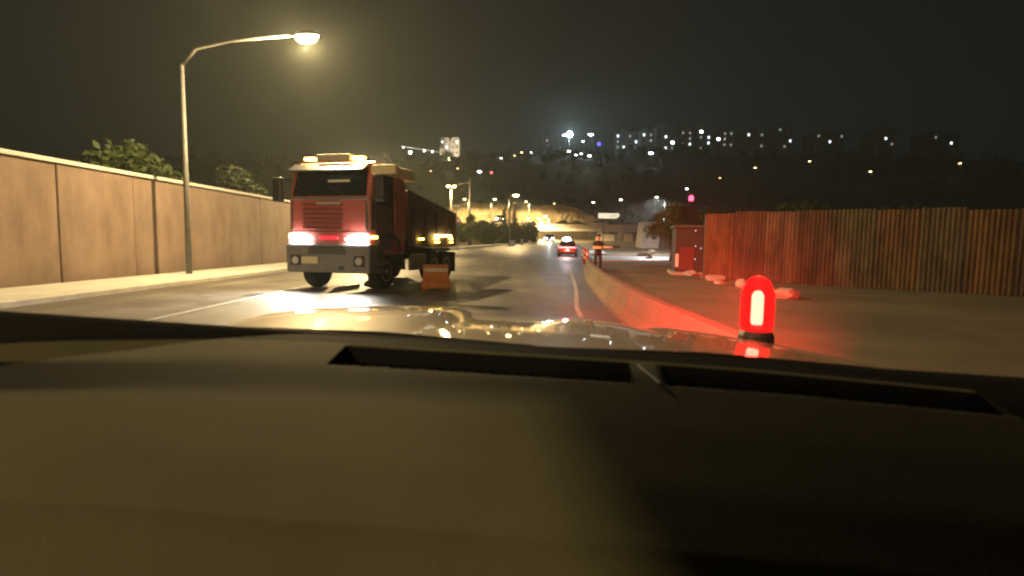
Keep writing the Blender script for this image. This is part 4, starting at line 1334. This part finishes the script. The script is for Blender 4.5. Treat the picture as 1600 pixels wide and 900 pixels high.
block(839, 871, 215, 322, 'dim greyish block with one lit window on the ridge', M_fac, [(852, 220, 1)])
q = at(857, 240, 306)
tree('ridge_tree', 'dark round tree in front of the dim greyish block', (q.x, 306, G(q.x, 306) - 0.05), 8.5, 4.6, M_leafdark, 0.15, 2600, 0.35)
block(912, 928, 219, 328, 'narrow block behind the ridge lamps', M_facd, [])
q = at(936, 225, 318)
bs = thing('blue_lit_sign', 'small glowing blue sign on the ridge', 'sign', (q.x, 318, G(q.x, 318) - 0.5))
hz = q.z - bs.location.z
MB().tube([(0, 0.2, 0), (0, 0.2, hz - 0.9)], 0.12, 6).build('post', M_dark, bs)
MB().lathe([(1.0, -0.1), (1.1, 0.0), (1.0, 0.2)], (0, 0, hz), axis='Y', n=18).build('panel', emit('blue_panel', (0.16, 0.14, 1.0), 2.2), bs)
block(961, 999, 208, 322, 'wide grey green block at the left end of the ridge row', M_facd, [(963, 215, 0), (963, 222, 1), (963, 228, 1), (965, 232, 0), (981, 215, 1), (993, 224, 0), (992, 229, 1)])
block(1001, 1023, 206, 318, 'grey block with a column of dim windows on the ridge', M_facd, [(1003, 209, 0), (1014, 212, 1), (1014, 216, 1), (1014, 220, 1)])
block(1025, 1057, 200, 316, 'tall dark block with its brightest window at the right edge', M_facd, [(1039, 212, 0), (1045, 227, 0), (1041, 232, 1), (1047, 236, 1), (1052, 221, 2)])
block(1062, 1084, 203, 320, 'dark block with a short column of lit windows on the ridge', M_facd, [(1069, 206, 1), (1074, 209, 1), (1073, 219, 1), (1072, 224, 1), (1073, 228, 0)])
block(1090, 1114, 201, 318, 'dark block with a strong lit window under its roof', M_facd, [(1097, 204, 2), (1101, 212, 1), (1106, 215, 0), (1105, 225, 0), (1099, 228, 1)])
block(1118, 1148, 204, 322, 'dark block with scattered lit windows at the right of the ridge row', M_facd, [(1123, 215, 2), (1130, 208, 1), (1130, 212, 1), (1128, 218, 1), (1122, 220, 1), (1128, 228, 1), (1140, 226, 1)])
for i, (x0, x1, yt, ls) in enumerate(((1165, 1196, 206, [(1172, 214, 0), (1186, 224, 1), (1188, 212, 1)]), (1215, 1240, 198, [(1222, 206, 1), (1232, 220, 0), (1226, 230, 1)]), (1275, 1320, 208, [(1282, 215, 1), (1300, 225, 0), (1311, 215, 1)]), (1370, 1400, 203, [(1380, 212, 0), (1390, 224, 1)]), (1450, 1500, 210, [(1462, 218, 1), (1488, 226, 0)]))):
    block(x0, x1, yt, 322, ('dark block with two windows lit near its roof, beyond the ridge row', 'narrow tall dark block with three lit windows in a zigzag', 'broad low dark block with a lit window in its middle', 'dark block with only two lit windows one above the other', 'widest dark block at the far end of the ridge')[i], M_facd, ls)

# distant wood along the slope: nobody could count it
random.seed(21)
v, f = [], []
for i in range(620):
    x = random.uniform(-170, 260)
    y = random.uniform(160, 308)
    if abs(x) > y * 1.05:
        continue
    z = G(x, y)
    r = random.uniform(1.5, 3.2)
    for k in range(46):
        d = Vector((random.gauss(0, 1), random.gauss(0, 1), random.gauss(0, 1))).normalized()
        p = Vector((x, y, z + r * 0.9)) + d * r * random.uniform(0.5, 1.05)
        s = random.uniform(0.35, 0.75)
        a_ = Vector((random.gauss(0, 1), random.gauss(0, 1), random.gauss(0, 1))).normalized()
        b_ = a_.cross(d + Vector((0.1, 0.2, 0.3))).normalized()
        n_ = len(v)
        v += [tuple(p - a_ * s), tuple(p + b_ * s), tuple(p + a_ * s), tuple(p - b_ * s)]
        f.append((n_, n_ + 1, n_ + 2, n_ + 3))
me = bpy.data.meshes.new('hillside_wood')
me.from_pydata(v, [], f)
me.materials.append(M_leafdark)
o = bpy.data.objects.new('hillside_wood', me)
COL.objects.link(o)
o['kind'] = 'stuff'
tag(o, 'dark scrub and trees covering the hillside below the ridge', 'woodland')

# ------------------------------------------------------------------ the car we sit in
car = thing('own_car', 'silver beige car seen from inside over its dashboard and bonnet', 'car', (0, 0, 0.0), R(-4))
car.rotation_euler = (0, R(2.2), R(-4))
M_paintcar = mat('silver_beige_paint', (0.44, 0.35, 0.24), 0.5, metal=0.2, c2=(0.41, 0.325, 0.225), scale=1.0, coat=1.0)
M_dash = mat('dash_plastic', (0.050, 0.049, 0.028), 0.8, c2=(0.066, 0.063, 0.038), scale=3, bump=0.22, bscale=330, spec=0.22)
M_dashdark = mat('vent_black', (0.006, 0.006, 0.007), 0.8, spec=0.05)
M_trim = mat('black_trim', (0.008, 0.008, 0.008), 0.75, bump=0.1, bscale=200, spec=0.06)


def hood_z(u, v):
    t = (v - 1.1) / 1.15
    z = 1.175 - 0.035 * t - 0.05 * t * t
    z -= 0.05 * (abs(u + 0.06) / 0.9) ** 2.6
    # raised flank on the left and two creases
    z += 0.028 * sst(-0.30, -0.42, u) * sst(1.15, 1.7, v)
    z += 0.010 * math.exp(-((u - 0.02 * v) / 0.09) ** 2) * sst(1.5, 2.0, v)
    z -= 0.014 * math.exp(-((u - 0.30) / 0.05) ** 2) * sst(1.5, 2.1, v)
    # nose rolls over
    z -= 0.55 * max(0.0, (v - 2.12 + 0.16 * (u / 0.9) ** 2)) ** 1.6 * 3.0
    return z


mb = MB()
us = [-0.90 + 1.80 * i / 60 for i in range(61)]
vs = [1.10 + 1.32 * j / 44 for j in range(45)]
for v_ in vs:
    for u_ in us:
        mb.v.append((u_, v_, hood_z(u_, v_)))
for j in range(44):
    for i in range(60):
        mb.f.append((j * 61 + i, j * 61 + i + 1, (j + 1) * 61 + i + 1, (j + 1) * 61 + i))
hood = mb.build('bonnet', M_paintcar, car, smooth=True, fix=False)
# fenders on both sides
for s in (-1, 1):
    mb = MB()
    K = 12
    for v_ in vs:
        e = hood_z(s * 0.9, v_) - 0.008
        for k in range(K):
            a = k / (K - 1) * math.pi / 2
            mb.v.append((s * (0.906 + 0.075 * math.sin(a)), v_, e - 0.12 * (1 - math.cos(a)) - (0.5 if k == K - 1 else 0)))
    for j in range(44):
        for k in range(K - 1):
            mb.f.append((j * K + k, j * K + k + 1, (j + 1) * K + k + 1, (j + 1) * K + k))
    mb.build('fender', M_paintcar, car, smooth=True, fix=False)
MB().box(-0.93, 0.93, 2.20, 2.46, 0.35, 0.80).build('front_bumper', M_paintcar, car, bevel=0.06)
for s in (-1, 1):
    wheel(car, s * 0.83, 1.75, 0.36, 0.24)
    wheel(car, s * 0.83, -1.15, 0.36, 0.24)
# cowl and wipers
MB().hexa([(-1.25, 1.002, 1.08), (1.25, 1.002, 1.08), (1.2, 1.14, 1.08), (-1.2, 1.14, 1.08), (-1.25, 1.002, 1.208), (1.25, 1.002, 1.208), (1.2, 1.14, 1.165), (-1.2, 1.14, 1.165)]).build('cowl', M_trim, car, bevel=0.01)
for x0, x1 in ((-0.72, -0.08), (-0.05, 0.60)):
    wp = MB().tube([(x0, 1.12, 1.178), ((x0 + x1) / 2, 1.13, 1.184), (x1, 1.14, 1.176)], [0.006, 0.008, 0.006], 6).build('wiper', M_trim, car)
# dashboard with recessed demister slots
SLOTS = [(-0.405, 0.09, 0.865, 0.945), (0.145, 0.66, 0.865, 0.945)]


def dash_z(u, v):
    pts = [(0.30, 0.94), (0.42, 1.045), (0.52, 1.095), (0.62, 1.128), (0.74, 1.158), (0.85, 1.180), (0.95, 1.198), (1.0, 1.205)]
    for (a, za), (b, zb) in zip(pts, pts[1:]):
        if v <= b + 1e-9:
            z = za + (zb - za) * (v - a) / (b - a)
            break
    else:
        z = pts[-1][1]
    z -= 0.02 * (abs(u) / 0.8) ** 3
    z += 0.004 * noise.noise(Vector((u * 3, v * 3, 0)))
    return z


uu = sorted(set([round(-1.25 + 2.5 * i / 125, 4) for i in range(81)] + [round(x + d, 4) for s_ in SLOTS for x in s_[:2] for d in (-0.0015, 0.0015)]))
vv = sorted(set([round(0.30 + 0.70 * j / 35, 4) for j in range(36)] + [round(y + d, 4) for s_ in SLOTS for y in s_[2:] for d in (-0.0015, 0.0015)]))
mb = MB()
for v_ in vv:
    for u_ in uu:
        ins = any(s_[0] < u_ < s_[1] and s_[2] < v_ < s_[3] for s_ in SLOTS)
        mb.v.append((u_, v_, dash_z(u_, v_) - (0.03 if ins else 0)))
nu = len(uu)
for j in range(len(vv) - 1):
    for i in range(nu - 1):
        mb.f.append((j * nu + i, j * nu + i + 1, (j + 1) * nu + i + 1, (j + 1) * nu + i))
dash = mb.build('dashboard', M_dash, car, fix=False)
dash.data.materials.append(M_dashdark)
dash.data.materials.append(M_trim)
for p in dash.data.polygons:
    c = p.center
    p.use_smooth = p.normal.z > 0.6
    if c.y > 0.968:
        p.material_index = 2
    if any(s_[0] - 0.001 < c.x < s_[1] + 0.001 and s_[2] - 0.001 < c.y < s_[3] + 0.001 for s_ in SLOTS):
        p.material_index = 1
        p.use_smooth = False
for s_ in SLOTS:
    k = 22
    for i in range(k):
        x = s_[0] + (s_[1] - s_[0]) * (i + 0.5) / k
        MB().box(x - 0.002, x + 0.002, s_[2] + 0.003, s_[3] - 0.003, 0, 0.014).build('vent_slat', M_dashdark, dash).location = (0, 0, dash_z(x, 0.9) - 0.032)
# small bright trim clip between the slots
cl = MB().tube([(0.103, 0.93, dash_z(0.103, 0.93) + 0.004), (0.128, 0.862, dash_z(0.128, 0.862) + 0.004)], 0.0028, 6).build('trim_clip', mat('chrome', (0.75, 0.75, 0.72), 0.25, metal=1.0), dash)
MB().box(-0.80, 0.80, 0.28, 0.34, 0.45, 0.93).build('dash_front', M_dash, car)
# body shell around the cabin
M_roofl = mat('headliner', (0.16, 0.15, 0.13), 0.95)
MB().box(-0.62, 0.62, -1.7, 0.30, 1.66, 1.72).build('roof', M_paintcar, car, bevel=0.03)
MB().box(-0.60, 0.60, -1.68, 0.27, 1.635, 1.655).build('headliner', M_roofl, car)
for s in (-1, 1):
    MB().tube([(s * 0.64, 0.22, 1.68), (s * 0.88, 0.50, 1.42), (s * 1.12, 0.80, 1.12)], [0.04, 0.045, 0.05], 8).build('pillar', M_paintcar, car)
    MB().tube([(s * 0.66, -0.35, 1.68), (s * 0.80, -0.33, 1.05)], 0.05, 8).build('pillar', M_paintcar, car)
    MB().tube([(s * 0.62, -1.68, 1.68), (s * 0.80, -2.0, 1.05)], 0.07, 8).build('pillar', M_paintcar, car)
    MB().box(s * 0.86 - 0.05, s * 0.86 + 0.05, -2.2, 1.08, 0.3, 1.05).build('door', M_paintcar, car, bevel=0.03)
MB().box(-0.85, 0.85, -2.25, -1.95, 0.3, 1.1).build('tailgate', M_paintcar, car, bevel=0.05)
MB().box(-0.84, 0.84, -2.0, 1.0, 0.22, 0.3).build('floor_pan', M_dark, car)

# red beacon standing on the right-hand fender
bc = thing('red_beacon', 'glowing red beacon lamp standing on the right side of the bonnet', 'beacon', (0, 0, 0))
bp = car.matrix_basis @ Vector((0.69, 2.0, hood_z(0.69, 2.0)))
bc.location = bp
MB().lathe([(0.06, -0.01), (0.06, 0.02), (0.05, 0.035)], n=18).build('magnet_foot', M_dark, bc)
m = glass('red_dome', (1.0, 0.05, 0.04))
t = m.node_tree
em = t.nodes.new('ShaderNodeEmission')
em.inputs['Color'].default_value = (1.0, 0.025, 0.02, 1)
em.inputs['Strength'].default_value = 0.6
ad = t.nodes.new('ShaderNodeAddShader')
src = t.nodes['Material Output'].inputs['Surface'].links[0].from_socket
t.links.new(src, ad.inputs[0])
t.links.new(em.outputs[0], ad.inputs[1])
t.links.new(ad.outputs[0], t.nodes['Material Output'].inputs['Surface'])
MB().lathe([(0.05, 0.035)] + [(0.055 + (0.003 if k % 2 else -0.001), 0.05 + 0.009 * k) for k in range(14)] + [(0.05, 0.182), (0.038, 0.212), (0.02, 0.226), (0.003, 0.23)], n=28).build('dome', m, bc)
MB().lathe([(0.016, 0.05), (0.02, 0.07), (0.02, 0.16), (0.012, 0.175), (0.002, 0.178)], n=14).build('bulb_core', emit('bulb_core', (1.0, 0.5, 0.4), 40), bc, smooth=True)
MB().lathe([(0.045, 0.036), (0.02, 0.05), (0.014, 0.07)], n=16).build('reflector', M_rim, bc, smooth=True)
lamp('SPOT', 'bulb', bc, (0.05, 0.06, 0.16), (1.0, 0.03, 0.02), 30000, 0.05, (R(81), 0, R(-14)), R(44), 0.9)

# ------------------------------------------------------------------ night haze
hz_ = MB().box(-660, 660, -130, 660, -3.0, 78.0).build('haze', bpy.data.materials.new('haze_air'))
hz_['kind'] = 'stuff'
m = hz_.data.materials[0]
m.use_nodes = True
m.node_tree.nodes.remove(m.node_tree.nodes['Principled BSDF'])
pv = m.node_tree.nodes.new('ShaderNodeVolumePrincipled')
pv.inputs['Color'].default_value = (0.86, 0.95, 0.86, 1)
pv.inputs['Density'].default_value = 0.0010
pv.inputs['Anisotropy'].default_value = 0.3
m.node_tree.links.new(pv.outputs[0], m.node_tree.nodes['Material Output'].inputs['Volume'])
